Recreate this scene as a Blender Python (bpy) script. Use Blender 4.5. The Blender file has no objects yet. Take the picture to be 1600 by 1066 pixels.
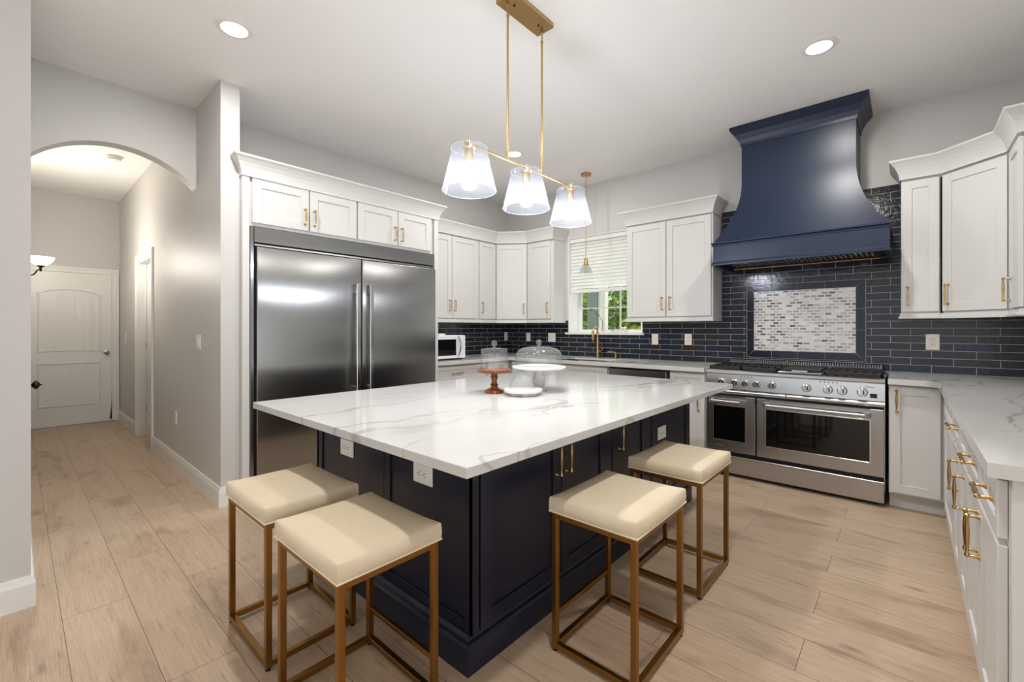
import bpy, bmesh, math, random
from mathutils import Vector, Matrix
C = bpy.context.scene.collection
scene = bpy.context.scene
PI = math.pi
R = math.radians

# ------------------------------------------------------------------ camera, world, exposure
cd = bpy.data.cameras.new('camera'); cam = bpy.data.objects.new('camera', cd); C.objects.link(cam)
cd.sensor_fit = 'HORIZONTAL'; cd.sensor_width = 36; cd.lens = 692 * 36 / 1600
cd.shift_y = -19 / 1600; cd.clip_start = 0.02
cam.location = (0, 0, 1.27)
yaw = math.atan2(616, 692)                                          # forward = (cos yaw, sin yaw)
cam.rotation_euler = (PI / 2, 0, yaw - PI / 2)
scene.camera = cam

w = bpy.data.worlds.new('world'); scene.world = w; w.use_nodes = True
bg = w.node_tree.nodes['Background']; bg.inputs[0].default_value = (0.95, 0.98, 1.0, 1); bg.inputs[1].default_value = 1.35
sd = bpy.data.lights.new('sun', 'SUN'); sd.energy = 3.0; sd.angle = 0.02; sd.color = (1, .96, .88)
sun = bpy.data.objects.new('sun', sd); C.objects.link(sun); sun.rotation_euler = (math.radians(-28), math.radians(22), 0)
scene.view_settings.view_transform = 'Standard'; scene.view_settings.look = 'None'
scene.view_settings.gamma = 1; scene.view_settings.use_curve_mapping = False
scene.view_settings.exposure = 0.33
CAN_W, BULB_W, SCONCE_W = 17, 15, 30

# ------------------------------------------------------------------ materials
def srgb(r, g, b):
    f = lambda c: (c / 255 / 12.92) if c / 255 <= 0.04045 else ((c / 255 + 0.055) / 1.055) ** 2.4
    return (f(r), f(g), f(b), 1)
class NT:
    def __init__(s, name):
        s.m = bpy.data.materials.new(name); s.m.use_nodes = True
        s.t = s.m.node_tree; s.p = s.t.nodes['Principled BSDF']; s.o = s.t.nodes['Material Output']
    def n(s, typ, **kw):
        nd = s.t.nodes.new(typ)
        ins = kw.pop('ins', {})
        for k, v in kw.items(): setattr(nd, k, v)
        for k, v in ins.items():
            if hasattr(v, 'is_output'): s.t.links.new(v, nd.inputs[k])
            else: nd.inputs[k].default_value = v
        return nd
    def l(s, a, b): s.t.links.new(a, b)
    def coord(s, scale=(1, 1, 1), rot=(0, 0, 0), loc=(0, 0, 0), kind='Object'):
        tc = s.n('ShaderNodeTexCoord')
        mp = s.n('ShaderNodeMapping', ins={'Vector': tc.outputs[kind], 'Scale': scale, 'Rotation': rot, 'Location': loc})
        return mp.outputs[0]
    def geo(s, scale=(1, 1, 1), rot=(0, 0, 0), loc=(0, 0, 0)):
        g = s.n('ShaderNodeNewGeometry')
        mp = s.n('ShaderNodeMapping', ins={'Vector': g.outputs['Position'], 'Scale': scale, 'Rotation': rot, 'Location': loc})
        return mp.outputs[0]
    def noise(s, vec, scale=5, detail=3, rough=.5, dist=0):
        return s.n('ShaderNodeTexNoise', ins={'Vector': vec, 'Scale': scale, 'Detail': detail, 'Roughness': rough, 'Distortion': dist})
    def ramp(s, fac, stops):
        r = s.n('ShaderNodeValToRGB', ins={'Fac': fac}); e = r.color_ramp.elements
        e[0].position, e[0].color = stops[0]; e[1].position, e[1].color = stops[1]
        for p, c in stops[2:]:
            x = e.new(p); x.color = c
        return r.outputs[0]
    def mix(s, a, b, fac, mode='MIX'):
        m = s.n('ShaderNodeMix', data_type='RGBA', blend_type=mode)
        for k, v in ((0, fac), (6, a), (7, b)):
            if hasattr(v, 'is_output'): s.l(v, m.inputs[k])
            else: m.inputs[k].default_value = v
        return m.outputs[2]
    def bump(s, h, strength=.2, dist=.01):
        b = s.n('ShaderNodeBump', ins={'Height': h, 'Strength': strength, 'Distance': dist})
        s.l(b.outputs[0], s.p.inputs['Normal']); return b
def mat(name, col, rough=.5, metal=0, bump=None, spec=None, coat=0, emit=None, estr=0):
    t = NT(name); p = t.p
    p.inputs['Base Color'].default_value = col; p.inputs['Roughness'].default_value = rough; p.inputs['Metallic'].default_value = metal
    if spec is not None: p.inputs['Specular IOR Level'].default_value = spec
    if coat: p.inputs['Coat Weight'].default_value = coat; p.inputs['Coat Roughness'].default_value = .08
    if emit: p.inputs['Emission Color'].default_value = emit; p.inputs['Emission Strength'].default_value = estr
    n = t.noise(t.coord(), bump[0] if bump else 60, 3)
    if bump: t.bump(n.outputs[0], bump[1], bump[2])
    else:
        # faint natural variation of gloss
        mr = t.n('ShaderNodeMapRange', ins={'Value': n.outputs[0], 'To Min': max(0, rough - .01), 'To Max': min(1, rough + .01)})
        t.l(mr.outputs[0], p.inputs['Roughness'])
    return t.m
M = {}
M['wall'] = mat('wall_paint', srgb(204, 202, 199), .46, bump=(180, .12, .003))
M['ceiling'] = mat('ceiling_paint', srgb(243, 242, 240), .85, bump=(90, .35, .006))
M['trim'] = mat('trim_paint', srgb(232, 231, 228), .35)
M['white'] = mat('cabinet_white', srgb(211, 210, 207), .34)
M['navy'] = mat('cabinet_navy', srgb(16, 22, 42), .36)
M['hood'] = mat('hood_navy_lit', srgb(26, 38, 61), .34, spec=.38)  # navy made lighter: the brighter light on the hood is in its colour
M['brass'] = mat('brushed_brass', srgb(196, 162, 110), .3, 1)
M['gold'] = mat('gold_frame', srgb(150, 110, 56), .3, 1)
M['dark'] = mat('black_iron', srgb(22, 22, 23), .5)
M['black'] = mat('black_gap', srgb(10, 10, 10), .6)
M['blackglass'] = mat('oven_glass', srgb(9, 9, 10), .05)
M['plastic'] = mat('outlet_plastic', srgb(238, 236, 230), .4)
M['slot'] = mat('outlet_slot', srgb(70, 66, 62), .6)
M['almond'] = mat('outlet_almond', srgb(247, 236, 222), .4)
M['bronze'] = mat('dark_bronze', srgb(52, 42, 36), .35, .8)
M['nickel'] = mat('satin_nickel', srgb(170, 166, 160), .3, 1)
M['whiteplastic'] = mat('appliance_white', srgb(236, 238, 241), .3)
M['rubber'] = mat('black_rubber', srgb(14, 14, 14), .7)
M['chromeknob'] = mat('knob_steel', srgb(205, 204, 202), .18, 1)
M['fence'] = mat('lanai_post', srgb(122, 138, 134), .6)
M['bulb'] = mat('lit_bulb', srgb(255, 250, 240), .4, emit=srgb(255, 246, 232), estr=9)
M['lens'] = mat('lit_lens', srgb(255, 252, 246), .4, emit=srgb(255, 250, 240), estr=7)
M['opal'] = mat('lit_opal_glass', srgb(255, 248, 236), .3, emit=srgb(255, 240, 214), estr=5)
M['hoodlens'] = mat('hood_lamp_lens', srgb(235, 240, 250), .3, emit=srgb(225, 235, 255), estr=3)

def steel(name, c0, c1, r0, r1):
    t = NT(name); p = t.p
    p.inputs['Metallic'].default_value = 1
    p.inputs['Anisotropic'].default_value = .9
    tg = t.n('ShaderNodeTangent', direction_type='RADIAL', axis='Z'); t.l(tg.outputs[0], p.inputs['Tangent'])
    n = t.noise(t.geo((260, 260, 3)), 3, 3, .6)
    t.l(t.ramp(n.outputs[0], [(.3, srgb(*c0)), (.7, srgb(*c1))]), p.inputs['Base Color'])
    mr = t.n('ShaderNodeMapRange', ins={'Value': n.outputs[0], 'To Min': r0, 'To Max': r1}); t.l(mr.outputs[0], p.inputs['Roughness'])
    return t.m
M['steel'] = steel('brushed_steel', (185, 185, 186), (190, 190, 191), .26, .275)
M['steelfridge'] = steel('brushed_fridge_steel', (152, 152, 151), (155, 155, 154), .268, .274)
def quartz():
    t = NT('white_quartz'); p = t.p
    v = t.geo((.75, 1.25, 1), (0, 0, R(14)))
    big = t.noise(v, 1.1, 4, .55, .6)
    warp = t.mix(v, big.outputs['Color'], .45)
    w1 = t.n('ShaderNodeTexWave', wave_type='BANDS', bands_direction='Y', ins={'Vector': warp, 'Scale': 1.35, 'Distortion': 5.5, 'Detail': 4, 'Detail Scale': 1.3, 'Detail Roughness': .62})
    w2 = t.n('ShaderNodeTexWave', wave_type='BANDS', bands_direction='Y', ins={'Vector': warp, 'Scale': .62, 'Distortion': 9, 'Detail': 4, 'Detail Scale': 1.1, 'Detail Roughness': .62})
    v1 = t.ramp(w1.outputs['Fac'], [(0, (1, 1, 1, 1)), (.011, (0, 0, 0, 1))])
    v2 = t.ramp(w2.outputs['Fac'], [(0, (.9, .9, .9, 1)), (.011, (0, 0, 0, 1))])
    gate = t.ramp(t.noise(v, 1.7, 2).outputs[0], [(.42, (0, 0, 0, 1)), (.62, (1, 1, 1, 1))])
    vv = t.mix(v1, v2, 1, 'ADD'); vv = t.mix(vv, gate, 1, 'MULTIPLY')
    cloud = t.ramp(t.noise(v, 2.2, 4).outputs[0], [(.35, srgb(208, 207, 205)), (.75, srgb(198, 197, 194))])
    t.l(t.mix(cloud, srgb(168, 165, 162), vv), p.inputs['Base Color'])
    p.inputs['Roughness'].default_value = .12
    return t.m
M['quartz'] = quartz()
def floor_mat():
    t = NT('vinyl_plank'); p = t.p
    v = t.geo((1, 1, 1), (0, 0, R(90)), (.31, .0855, 0))
    b = t.n('ShaderNodeTexBrick', offset=.37, offset_frequency=2, ins={'Vector': v, 'Color1': (0, 0, 0, 1), 'Color2': (1, 1, 1, 1), 'Mortar': (.5, .5, .5, 1), 'Scale': 1, 'Mortar Size': .0012, 'Mortar Smooth': .2, 'Bias': 0, 'Brick Width': 1.22, 'Row Height': .2235})
    sep = t.n('ShaderNodeSeparateColor', ins={'Color': b.outputs['Color']})
    off = t.n('ShaderNodeCombineXYZ', ins={'X': sep.outputs[0], 'Y': sep.outputs[0], 'Z': sep.outputs[0]})
    sc = t.n('ShaderNodeVectorMath', operation='SCALE', ins={0: off.outputs[0], 'Scale': 17.3})
    add = t.n('ShaderNodeVectorMath', operation='ADD', ins={0: v, 1: sc.outputs[0]})
    st = t.n('ShaderNodeMapping', ins={'Vector': add.outputs[0], 'Scale': (1.1, 14, 1)})
    g1 = t.noise(st.outputs[0], 2.2, 6, .62, .7)
    st2 = t.n('ShaderNodeMapping', ins={'Vector': add.outputs[0], 'Scale': (2.2, 60, 1)})
    g2 = t.noise(st2.outputs[0], 3, 3, .6)
    st3 = t.n('ShaderNodeMapping', ins={'Vector': add.outputs[0], 'Scale': (1.2, 3.6, 1)})
    g3 = t.noise(st3.outputs[0], 1.6, 3, .5, .4)
    base = t.ramp(sep.outputs[0], [(0, srgb(160, 130, 102)), (1, srgb(198, 174, 150)), (.3, srgb(190, 160, 130)), (.55, srgb(176, 154, 132)), (.8, srgb(186, 156, 126))])
    st4 = t.n('ShaderNodeMapping', ins={'Vector': add.outputs[0], 'Scale': (1.6, 34, 1)})
    g4 = t.noise(st4.outputs[0], 3.2, 6, .7, 1.4)
    c = t.mix(base, t.ramp(g1.outputs[0], [(.3, srgb(132, 106, 82)), (.5, srgb(190, 164, 136)), (.72, srgb(218, 198, 174))]), .42)
    c = t.mix(c, t.ramp(g4.outputs[0], [(.3, srgb(112, 88, 66)), (.45, srgb(200, 176, 150)), (.7, srgb(220, 199, 176))]), .5)
    c = t.mix(c, t.ramp(g2.outputs[0], [(.3, srgb(150, 126, 104)), (.7, srgb(214, 192, 168))]), .2)
    c = t.mix(c, t.ramp(g3.outputs[0], [(.26, (.5, .44, .4, 1)), (.44, (1, 1, 1, 1))]), .7, 'MULTIPLY')
    # knots
    kv = t.n('ShaderNodeMapping', ins={'Vector': add.outputs[0], 'Scale': (1.5, 4.2, 1)})
    vo = t.n('ShaderNodeTexVoronoi', ins={'Vector': t.mix(kv.outputs[0], t.noise(kv.outputs[0], 6, 3).outputs['Color'], .06), 'Scale': 1.15})
    c = t.mix(c, t.ramp(vo.outputs['Distance'], [(.02, (.34, .27, .22, 1)), (.1, (1, 1, 1, 1))]), .55, 'MULTIPLY')
    c = t.mix(c, srgb(92, 76, 62), b.outputs['Fac'])
    t.l(c, p.inputs['Base Color'])
    mr = t.n('ShaderNodeMapRange', ins={'Value': g1.outputs[0], 'To Min': .34, 'To Max': .5}); t.l(mr.outputs[0], p.inputs['Roughness'])
    h = t.mix(g2.outputs[0], (0, 0, 0, 1), b.outputs['Fac']); t.bump(h, .12, .002)
    return t.m
M['floor'] = floor_mat()
def tile_mat(axis):
    t = NT('glazed_tile_' + axis); p = t.p
    g = t.n('ShaderNodeNewGeometry'); s = t.n('ShaderNodeSeparateXYZ', ins={0: g.outputs['Position']})
    u = s.outputs['Y'] if axis == 'y' else s.outputs['X']
    zz = t.n('ShaderNodeMath', operation='ADD', ins={0: s.outputs['Z'], 1: -.9265})
    uu = t.n('ShaderNodeMath', operation='ADD', ins={0: u, 1: .0256})
    v = t.n('ShaderNodeCombineXYZ', ins={'X': uu.outputs[0], 'Y': zz.outputs[0], 'Z': 0}).outputs[0]
    b = t.n('ShaderNodeTexBrick', offset=.5, offset_frequency=2, ins={'Vector': v, 'Color1': (0, 0, 0, 1), 'Color2': (1, 1, 1, 1), 'Mortar': (.5, .5, .5, 1), 'Scale': 1, 'Mortar Size': .0019, 'Mortar Smooth': .1, 'Bias': 0, 'Brick Width': .2405, 'Row Height': .058})
    big = t.noise(v, 1.6, 2)
    sep = t.n('ShaderNodeSeparateColor', ins={'Color': b.outputs['Color']})
    hue = t.n('ShaderNodeMath', operation='ADD', ins={0: sep.outputs[0], 1: 0})
    base = t.ramp(hue.outputs[0], [(0, srgb(20, 31, 52)), (1, srgb(50, 47, 46)), (.35, srgb(28, 37, 55)), (.7, srgb(36, 37, 42))])
    cl = t.noise(v, 26, 4, .6)
    c = t.mix(base, t.ramp(cl.outputs[0], [(.3, srgb(16, 19, 28)), (.72, srgb(62, 66, 76))]), .35)
    c = t.mix(c, srgb(176, 172, 166), b.outputs['Fac'])
    t.l(c, p.inputs['Base Color'])
    p.inputs['Specular IOR Level'].default_value = .3
    ro = t.mix((.13, .13, .13, 1), (.8, .8, .8, 1), b.outputs['Fac']); t.l(ro, p.inputs['Roughness'])
    wv = t.noise(v, 34, 2)
    h = t.mix(wv.outputs[0], (0, 0, 0, 1), b.outputs['Fac']); t.bump(h, .3, .003)
    return t.m
M['tile_y'] = tile_mat('y'); M['tile_x'] = tile_mat('x')
M['bordertile'] = mat('border_tile', srgb(17, 25, 42), .14, bump=(30, .2, .003), spec=.3)
M['grout'] = mat('tile_grout', srgb(190, 187, 182), .8)
def mosaic():
    t = NT('mosaic_tile'); p = t.p
    g = t.n('ShaderNodeNewGeometry'); s = t.n('ShaderNodeSeparateXYZ', ins={0: g.outputs['Position']})
    v = t.n('ShaderNodeCombineXYZ', ins={'X': s.outputs['Y'], 'Y': s.outputs['Z'], 'Z': 0}).outputs[0]
    b = t.n('ShaderNodeTexBrick', offset=.5, offset_frequency=2, ins={'Vector': v, 'Color1': (0, 0, 0, 1), 'Color2': (1, 1, 1, 1), 'Mortar': (.5, .5, .5, 1), 'Scale': 1, 'Mortar Size': .0052, 'Mortar Smooth': .25, 'Bias': 0, 'Brick Width': .0532, 'Row Height': .0262})
    sep = t.n('ShaderNodeSeparateColor', ins={'Color': b.outputs['Color']})
    base = t.ramp(sep.outputs[0], [(0, srgb(70, 68, 68)), (1, srgb(238, 236, 232)), (.1, srgb(120, 118, 118)), (.3, srgb(176, 173, 172)), (.55, srgb(196, 192, 190)), (.75, srgb(226, 222, 219))])
    c = t.mix(base, srgb(233, 231, 227), b.outputs['Fac'])
    t.l(c, p.inputs['Base Color']); p.inputs['Roughness'].default_value = .22
    t.bump(b.outputs['Fac'], .25, .002)
    return t.m
M['mosaic'] = mosaic()
def fabric():
    t = NT('woven_fabric'); p = t.p
    v = t.coord()
    vo = t.n('ShaderNodeTexVoronoi', ins={'Vector': v, 'Scale': 170})
    n = t.noise(v, 9, 4)
    t.l(t.mix(srgb(214, 198, 170), srgb(222, 207, 180), n.outputs[0]), p.inputs['Base Color'])
    p.inputs['Roughness'].default_value = .8
    t.bump(vo.outputs['Distance'], .35, .0015)
    return t.m
M['fabric'] = fabric()
M['piping'] = mat('cushion_piping', srgb(236, 224, 198), .8)
def wood(name, a, b, rough=.3):
    t = NT(name); p = t.p
    n = t.noise(t.coord((8, 8, 1.2)), 4, 5, .6, 1.2)
    t.l(t.ramp(n.outputs[0], [(.3, a), (.7, b)]), p.inputs['Base Color']); p.inputs['Roughness'].default_value = rough
    return t.m
M['wood'] = wood('red_brown_wood', srgb(88, 40, 18), srgb(150, 82, 40))
def marble():
    t = NT('grey_marble'); p = t.p
    n = t.noise(t.coord((6, 6, 6)), 2, 6, .65, 1.5)
    t.l(t.ramp(n.outputs[0], [(.3, srgb(176, 168, 162)), (.6, srgb(226, 222, 218))]), p.inputs['Base Color']); p.inputs['Roughness'].default_value = .2
    return t.m
M['marble'] = marble()
M['marblewhite'] = mat('white_marble', srgb(232, 231, 228), .18)
def thin_glass(name, tint=(1, 1, 1, 1), haze=0.0, hazecol=(1, 1, 1, 1), seed=0, refl=.02, rim=0):
    t = NT(name)
    tr = t.n('ShaderNodeBsdfTransparent', ins={'Color': tint}); gl = t.n('ShaderNodeBsdfGlossy', ins={'Roughness': .03})
    lw = t.n('ShaderNodeLayerWeight', ins={'Blend': .25})
    f = t.n('ShaderNodeMath', operation='MULTIPLY_ADD', use_clamp=True, ins={0: lw.outputs['Facing'], 1: .55, 2: refl})
    pw = t.n('ShaderNodeMath', operation='POWER', ins={0: lw.outputs['Facing'], 1: 3.0})
    f = t.n('ShaderNodeMath', operation='MULTIPLY_ADD', use_clamp=True, ins={0: pw.outputs[0], 1: .85, 2: refl})
    if not seed: t.l(t.mix(tint, (.45, .48, .5, 1), pw.outputs[0]), tr.inputs['Color'])
    mx = t.n('ShaderNodeMixShader', ins={0: f.outputs[0], 1: tr.outputs[0], 2: gl.outputs[0]})
    out = mx.outputs[0]
    if haze:
        df = t.n('ShaderNodeBsdfTranslucent', ins={'Color': hazecol}); d2 = t.n('ShaderNodeBsdfDiffuse', ins={'Color': hazecol})
        a = t.n('ShaderNodeMixShader', ins={0: .5, 1: df.outputs[0], 2: d2.outputs[0]})
        hz = haze
        if seed:
            n = t.noise(t.coord(), seed, 2)
            hz = t.n('ShaderNodeMapRange', ins={'Value': n.outputs[0], 'From Min': .35, 'From Max': .7, 'To Min': haze * .6, 'To Max': min(1, haze * 1.7)}).outputs[0]
        if rim: hz = t.n('ShaderNodeMath', operation='MULTIPLY_ADD', use_clamp=True, ins={0: pw.outputs[0], 1: rim, 2: hz}).outputs[0]
        out = t.n('ShaderNodeMixShader', ins={0: hz, 1: out, 2: a.outputs[0]}).outputs[0]
    t.l(out, t.o.inputs['Surface'])
    return t.m
M['shadeglass'] = thin_glass('seeded_shade_glass', (.95, .965, 1, 1), .022, (.93, .95, 1, 1), 240, rim=.05)
M['clear'] = thin_glass('clear_glass', (.95, .96, .96, 1), 0, refl=.09)
M['rimglass'] = thin_glass('shade_rim_glass', (.9, .92, 1, 1), .07, (.95, .97, 1, 1))
M['pane'] = thin_glass('window_pane', (.97, .99, .98, 1), 0)
M['cloche'] = thin_glass('cloche_glass', (.93, .945, .95, 1), .05, (.9, .92, .94, 1), refl=.08)
def slat():
    t = NT('blind_slat')
    d = t.n('ShaderNodeBsdfDiffuse', ins={'Color': srgb(246, 246, 244)}); tl = t.n('ShaderNodeBsdfTranslucent', ins={'Color': srgb(250, 250, 247)})
    n = t.noise(t.coord(), 30, 2)
    b = t.n('ShaderNodeBump', ins={'Height': n.outputs[0], 'Strength': .03}); t.l(b.outputs[0], d.inputs['Normal'])
    mx = t.n('ShaderNodeMixShader', ins={0: .4, 1: d.outputs[0], 2: tl.outputs[0]}); t.l(mx.outputs[0], t.o.inputs['Surface'])
    return t.m
M['slat'] = slat()
def leafm(name, a, b):
    t = NT(name); p = t.p
    n = t.noise(t.coord(), 3, 3)
    t.l(t.ramp(n.outputs[0], [(.3, a), (.7, b)]), p.inputs['Base Color']); p.inputs['Roughness'].default_value = .5
    return t.m
M['leafgreen'] = leafm('green_leaves', srgb(96, 128, 40), srgb(168, 190, 78))
M['leafyellow'] = leafm('yellow_leaves', srgb(160, 152, 50), srgb(212, 186, 76))
M['leafdark'] = leafm('dark_leaves', srgb(52, 88, 34), srgb(96, 138, 58))
M['bark'] = leafm('grey_bark', srgb(80, 74, 64), srgb(112, 104, 92))
M['twig'] = leafm('brown_twig', srgb(96, 70, 52), srgb(146, 112, 84))
M['lawn'] = leafm('lawn', srgb(120, 130, 66), srgb(166, 162, 96))

# ------------------------------------------------------------------ geometry helpers
class MB:
    """collects shapes in world (or a thing's local) coordinates and links them as one mesh"""
    def __init__(s): s.bm = bmesh.new()
    def box(s, x0, x1, y0, y1, z0, z1, bev=0, seg=1):
        x0, x1 = min(x0, x1), max(x0, x1); y0, y1 = min(y0, y1), max(y0, y1); z0, z1 = min(z0, z1), max(z0, z1)
        r = bmesh.ops.create_cube(s.bm, size=1, matrix=Matrix.Translation(((x0 + x1) / 2, (y0 + y1) / 2, (z0 + z1) / 2)) @ Matrix.Diagonal((x1 - x0, y1 - y0, z1 - z0, 1)))
        if bev:
            es = list({e for v in r['verts'] for e in v.link_edges})
            bmesh.ops.bevel(s.bm, geom=es, offset=min(bev, .45 * min(x1 - x0, y1 - y0, z1 - z0)), segments=seg, profile=.5, affect='EDGES')
        return s
    def lathe(s, prof, c=(0, 0, 0), axis='z', n=32, cap=True):
        """prof: list of (radius, height along the axis)"""
        rings = []
        for r, h in prof:
            ring = []
            for i in range(n):
                a = 2 * PI * i / n; q = (r * math.cos(a), r * math.sin(a))
                p = {'z': (q[0], q[1], h), 'x': (h, q[0], q[1]), 'y': (q[1], h, q[0])}[axis]
                ring.append(s.bm.verts.new(Vector(p) + Vector(c)))
            rings.append(ring)
        for a, b in zip(rings, rings[1:]):
            for i in range(n): s.bm.faces.new((a[i], a[(i + 1) % n], b[(i + 1) % n], b[i]))
        if cap:
            s.bm.faces.new(rings[0][::-1]); s.bm.faces.new(rings[-1])
        return s
    def tube(s, pts, r, n=10, closed=False, rad=None):
        pts = [Vector(p) for p in pts]; N = len(pts); rings = []
        up = Vector((0, 0, 1))
        for i, p in enumerate(pts):
            if closed: d = (pts[(i + 1) % N] - pts[i - 1]).normalized()
            else: d = (pts[min(i + 1, N - 1)] - pts[max(i - 1, 0)]).normalized()
            if i == 0:
                a = up if abs(d.dot(up)) < .95 else Vector((1, 0, 0))
                u = (a - d * a.dot(d)).normalized()
            else:
                u = (u - d * u.dot(d)).normalized()
            v = d.cross(u); rr = rad[i] if rad else r
            rings.append([s.bm.verts.new(p + (u * math.cos(2 * PI * k / n) + v * math.sin(2 * PI * k / n)) * rr) for k in range(n)])
        rng = range(N) if closed else range(N - 1)
        for i in rng:
            a, b = rings[i], rings[(i + 1) % N]
            for k in range(n): s.bm.faces.new((a[k], a[(k + 1) % n], b[(k + 1) % n], b[k]))
        if not closed:
            s.bm.faces.new(rings[0][::-1]); s.bm.faces.new(rings[-1])
        return s
    def prism(s, poly, lo, hi, axis='z'):
        """poly 2D outline extruded along axis from lo to hi; axis x: poly=(y,z), y: (x,z), z: (x,y)"""
        f = {'z': lambda a, b, h: (a, b, h), 'x': lambda a, b, h: (h, a, b), 'y': lambda a, b, h: (a, h, b)}[axis]
        A = [s.bm.verts.new(f(a, b, lo)) for a, b in poly]; B = [s.bm.verts.new(f(a, b, hi)) for a, b in poly]
        n = len(poly)
        s.bm.faces.new(A[::-1]); s.bm.faces.new(B)
        for i in range(n): s.bm.faces.new((A[i], A[(i + 1) % n], B[(i + 1) % n], B[i]))
        return s
    def sphere(s, c, r, sub=3, sc=(1, 1, 1)):
        bmesh.ops.create_icosphere(s.bm, subdivisions=sub, radius=r, matrix=Matrix.Translation(c) @ Matrix.Diagonal((*sc, 1)))
        return s
    def sweep(s, path, prof, closed_prof=True):
        """prof (outward offset, z) swept along a 2D path; outward is to the right of the walking direction; mitred"""
        P = [Vector(p) for p in path]; N = len(P); rings = []
        nr = []
        for a, b in zip(P, P[1:]):
            d = (b - a).normalized(); nr.append(Vector((d.y, -d.x)))
        for i in range(N):
            if i == 0: m = nr[0]; k = 1
            elif i == N - 1: m = nr[-1]; k = 1
            else:
                m = (nr[i - 1] + nr[i]).normalized(); k = 1 / max(.3, m.dot(nr[i]))
            rings.append([s.bm.verts.new((P[i].x + m.x * o * k, P[i].y + m.y * o * k, z)) for o, z in prof])
        q = len(prof)
        for a, b in zip(rings, rings[1:]):
            for j in range(q if closed_prof else q - 1): s.bm.faces.new((a[j], b[j], b[(j + 1) % q], a[(j + 1) % q]))
        if closed_prof:
            s.bm.faces.new(rings[0]); s.bm.faces.new(rings[-1][::-1])
        return s
    def build(s, name, m, parent=None, smooth=False, origin=None, rel=False):
        """rel: shapes are already in the parent's local frame"""
        bmesh.ops.recalc_face_normals(s.bm, faces=s.bm.faces)
        me = bpy.data.meshes.new(name); s.bm.to_mesh(me); s.bm.free()
        me.materials.append(m)
        o = bpy.data.objects.new(name, me); C.objects.link(o)
        base = Vector((0, 0, 0))
        if parent is not None and not rel:
            q = parent
            while q: base += q.location; q = q.parent
        # put the object's origin at the middle of its base
        xs = [v.co for v in me.vertices]
        mn = Vector((min(v.x for v in xs), min(v.y for v in xs), min(v.z for v in xs))); mx = Vector((max(v.x for v in xs), max(v.y for v in xs), max(v.z for v in xs)))
        org = Vector(((mn.x + mx.x) / 2, (mn.y + mx.y) / 2, mn.z))
        if rel and parent is not None:
            # parent's own offset inside the thing's frame
            q = parent
            while q is not None and q.parent is not None: base += q.location; q = q.parent
        me.transform(Matrix.Translation(-org)); o.location = org - base
        if parent is not None: o.parent = parent
        if smooth:
            for p in me.polygons: p.use_smooth = True
            try: me.set_sharp_from_angle(angle=R(35))
            except Exception: pass
        return o
def tag(o, label=None, cat=None, group=None, kind=None):
    for k, v in (('label', label), ('category', cat), ('group', group), ('kind', kind)):
        if v: o[k] = v
    return o
def thing(name, label, cat, loc=(0, 0, 0), rz=0, group=None):
    o = bpy.data.objects.new(name, None); C.objects.link(o); o.location = loc; o.rotation_euler = (0, 0, rz)
    o.empty_display_size = .1
    return tag(o, label, cat, group)
def struct(name, mb, m, parent=None, smooth=False):
    o = mb.build(name, m, parent, smooth)
    if parent is None: o['kind'] = 'structure'
    return o
def copy_tree(o, parent=None):
    c = o.copy(); C.objects.link(c)
    if parent is not None: c.parent = parent
    for ch in list(o.children): copy_tree(ch, c)
    return c
def lamp(name, typ, loc, watts, col, parent=None, **kw):
    d = bpy.data.lights.new(name, typ); d.energy = watts; d.color = col
    for k, v in kw.items(): setattr(d, k, v)
    o = bpy.data.objects.new(name, d); C.objects.link(o)
    base = Vector((0, 0, 0)); q = parent
    while q: base += q.location; q = q.parent
    o.location = Vector(loc) - base
    if parent: o.parent = parent
    return o
# ------------------------------------------------------------------ the setting
H = 3.05; XR = 4.72; YF = 4.29; XH = .977; XL = .05; YE = 8.2; YS = -.79
struct('floor', MB().box(-4.6, 5, -4.6, 8.4, -.1, 0), M['floor'])
struct('ceiling', MB().box(-4.6, 5, -4.6, 8.4, H, H + .1), M['ceiling'])
wall_back = struct('wall_back', MB().box(XH + .121, XR + .26, YF, YF + .12, 0, H), M['wall'])
mb = MB()
mb.box(XH, XH + .121, 3.65, 6.0, 0, H); mb.box(XH, XH + .121, 6.82, YE, 0, H); mb.box(XH, XH + .121, 6.0, 6.82, 2.06, H)
struct('wall_hall_right', mb, M['wall'])
# arched opening into the hall
cx = (XL + XH) / 2; hw = (XH - XL) / 2; rise = .213; z0 = 2.405
rad = (hw * hw + rise * rise) / (2 * rise); zc = z0 + rise - rad
arc = []
for i in range(33):
    x = XL + (XH - XL) * i / 32
    arc.append((x, zc + math.sqrt(max(0, rad * rad - (x - cx) ** 2))))
mb = MB(); mb.prism(arc + [(XH, H), (XL, H)], YF, YF + .12, 'y')
struct('wall_arch', mb, M['wall'])
struct('wall_left', MB().box(-4.6, XL, 3.0, 3.12, 0, H), M['wall'])
mb = MB(); mb.box(XL - .12, XL, 3.12, YE, 0, H)
struct('wall_hall_left', mb, M['wall'])
struct('wall_hall_end', MB().box(XL - .12, XH + .121, YE, YE + .12, 0, H), M['wall'])
# range wall with the window opening
WY0, WY1, WZ0, WZ1 = 2.22, 3.235, 1.222, 2.425
mb = MB()
mb.box(XR, XR + .26, YS - .12, WY0, 0, H); mb.box(XR, XR + .26, WY1, YF, 0, H)
mb.box(XR, XR + .26, WY0, WY1, 0, WZ0); mb.box(XR, XR + .26, WY0, WY1, WZ1, H)
wall_right = struct('wall_right', mb, M['wall'])
struct('wall_side', MB().box(1.55, XR, YS - .12, YS, 0, H), M['wall'])
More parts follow.
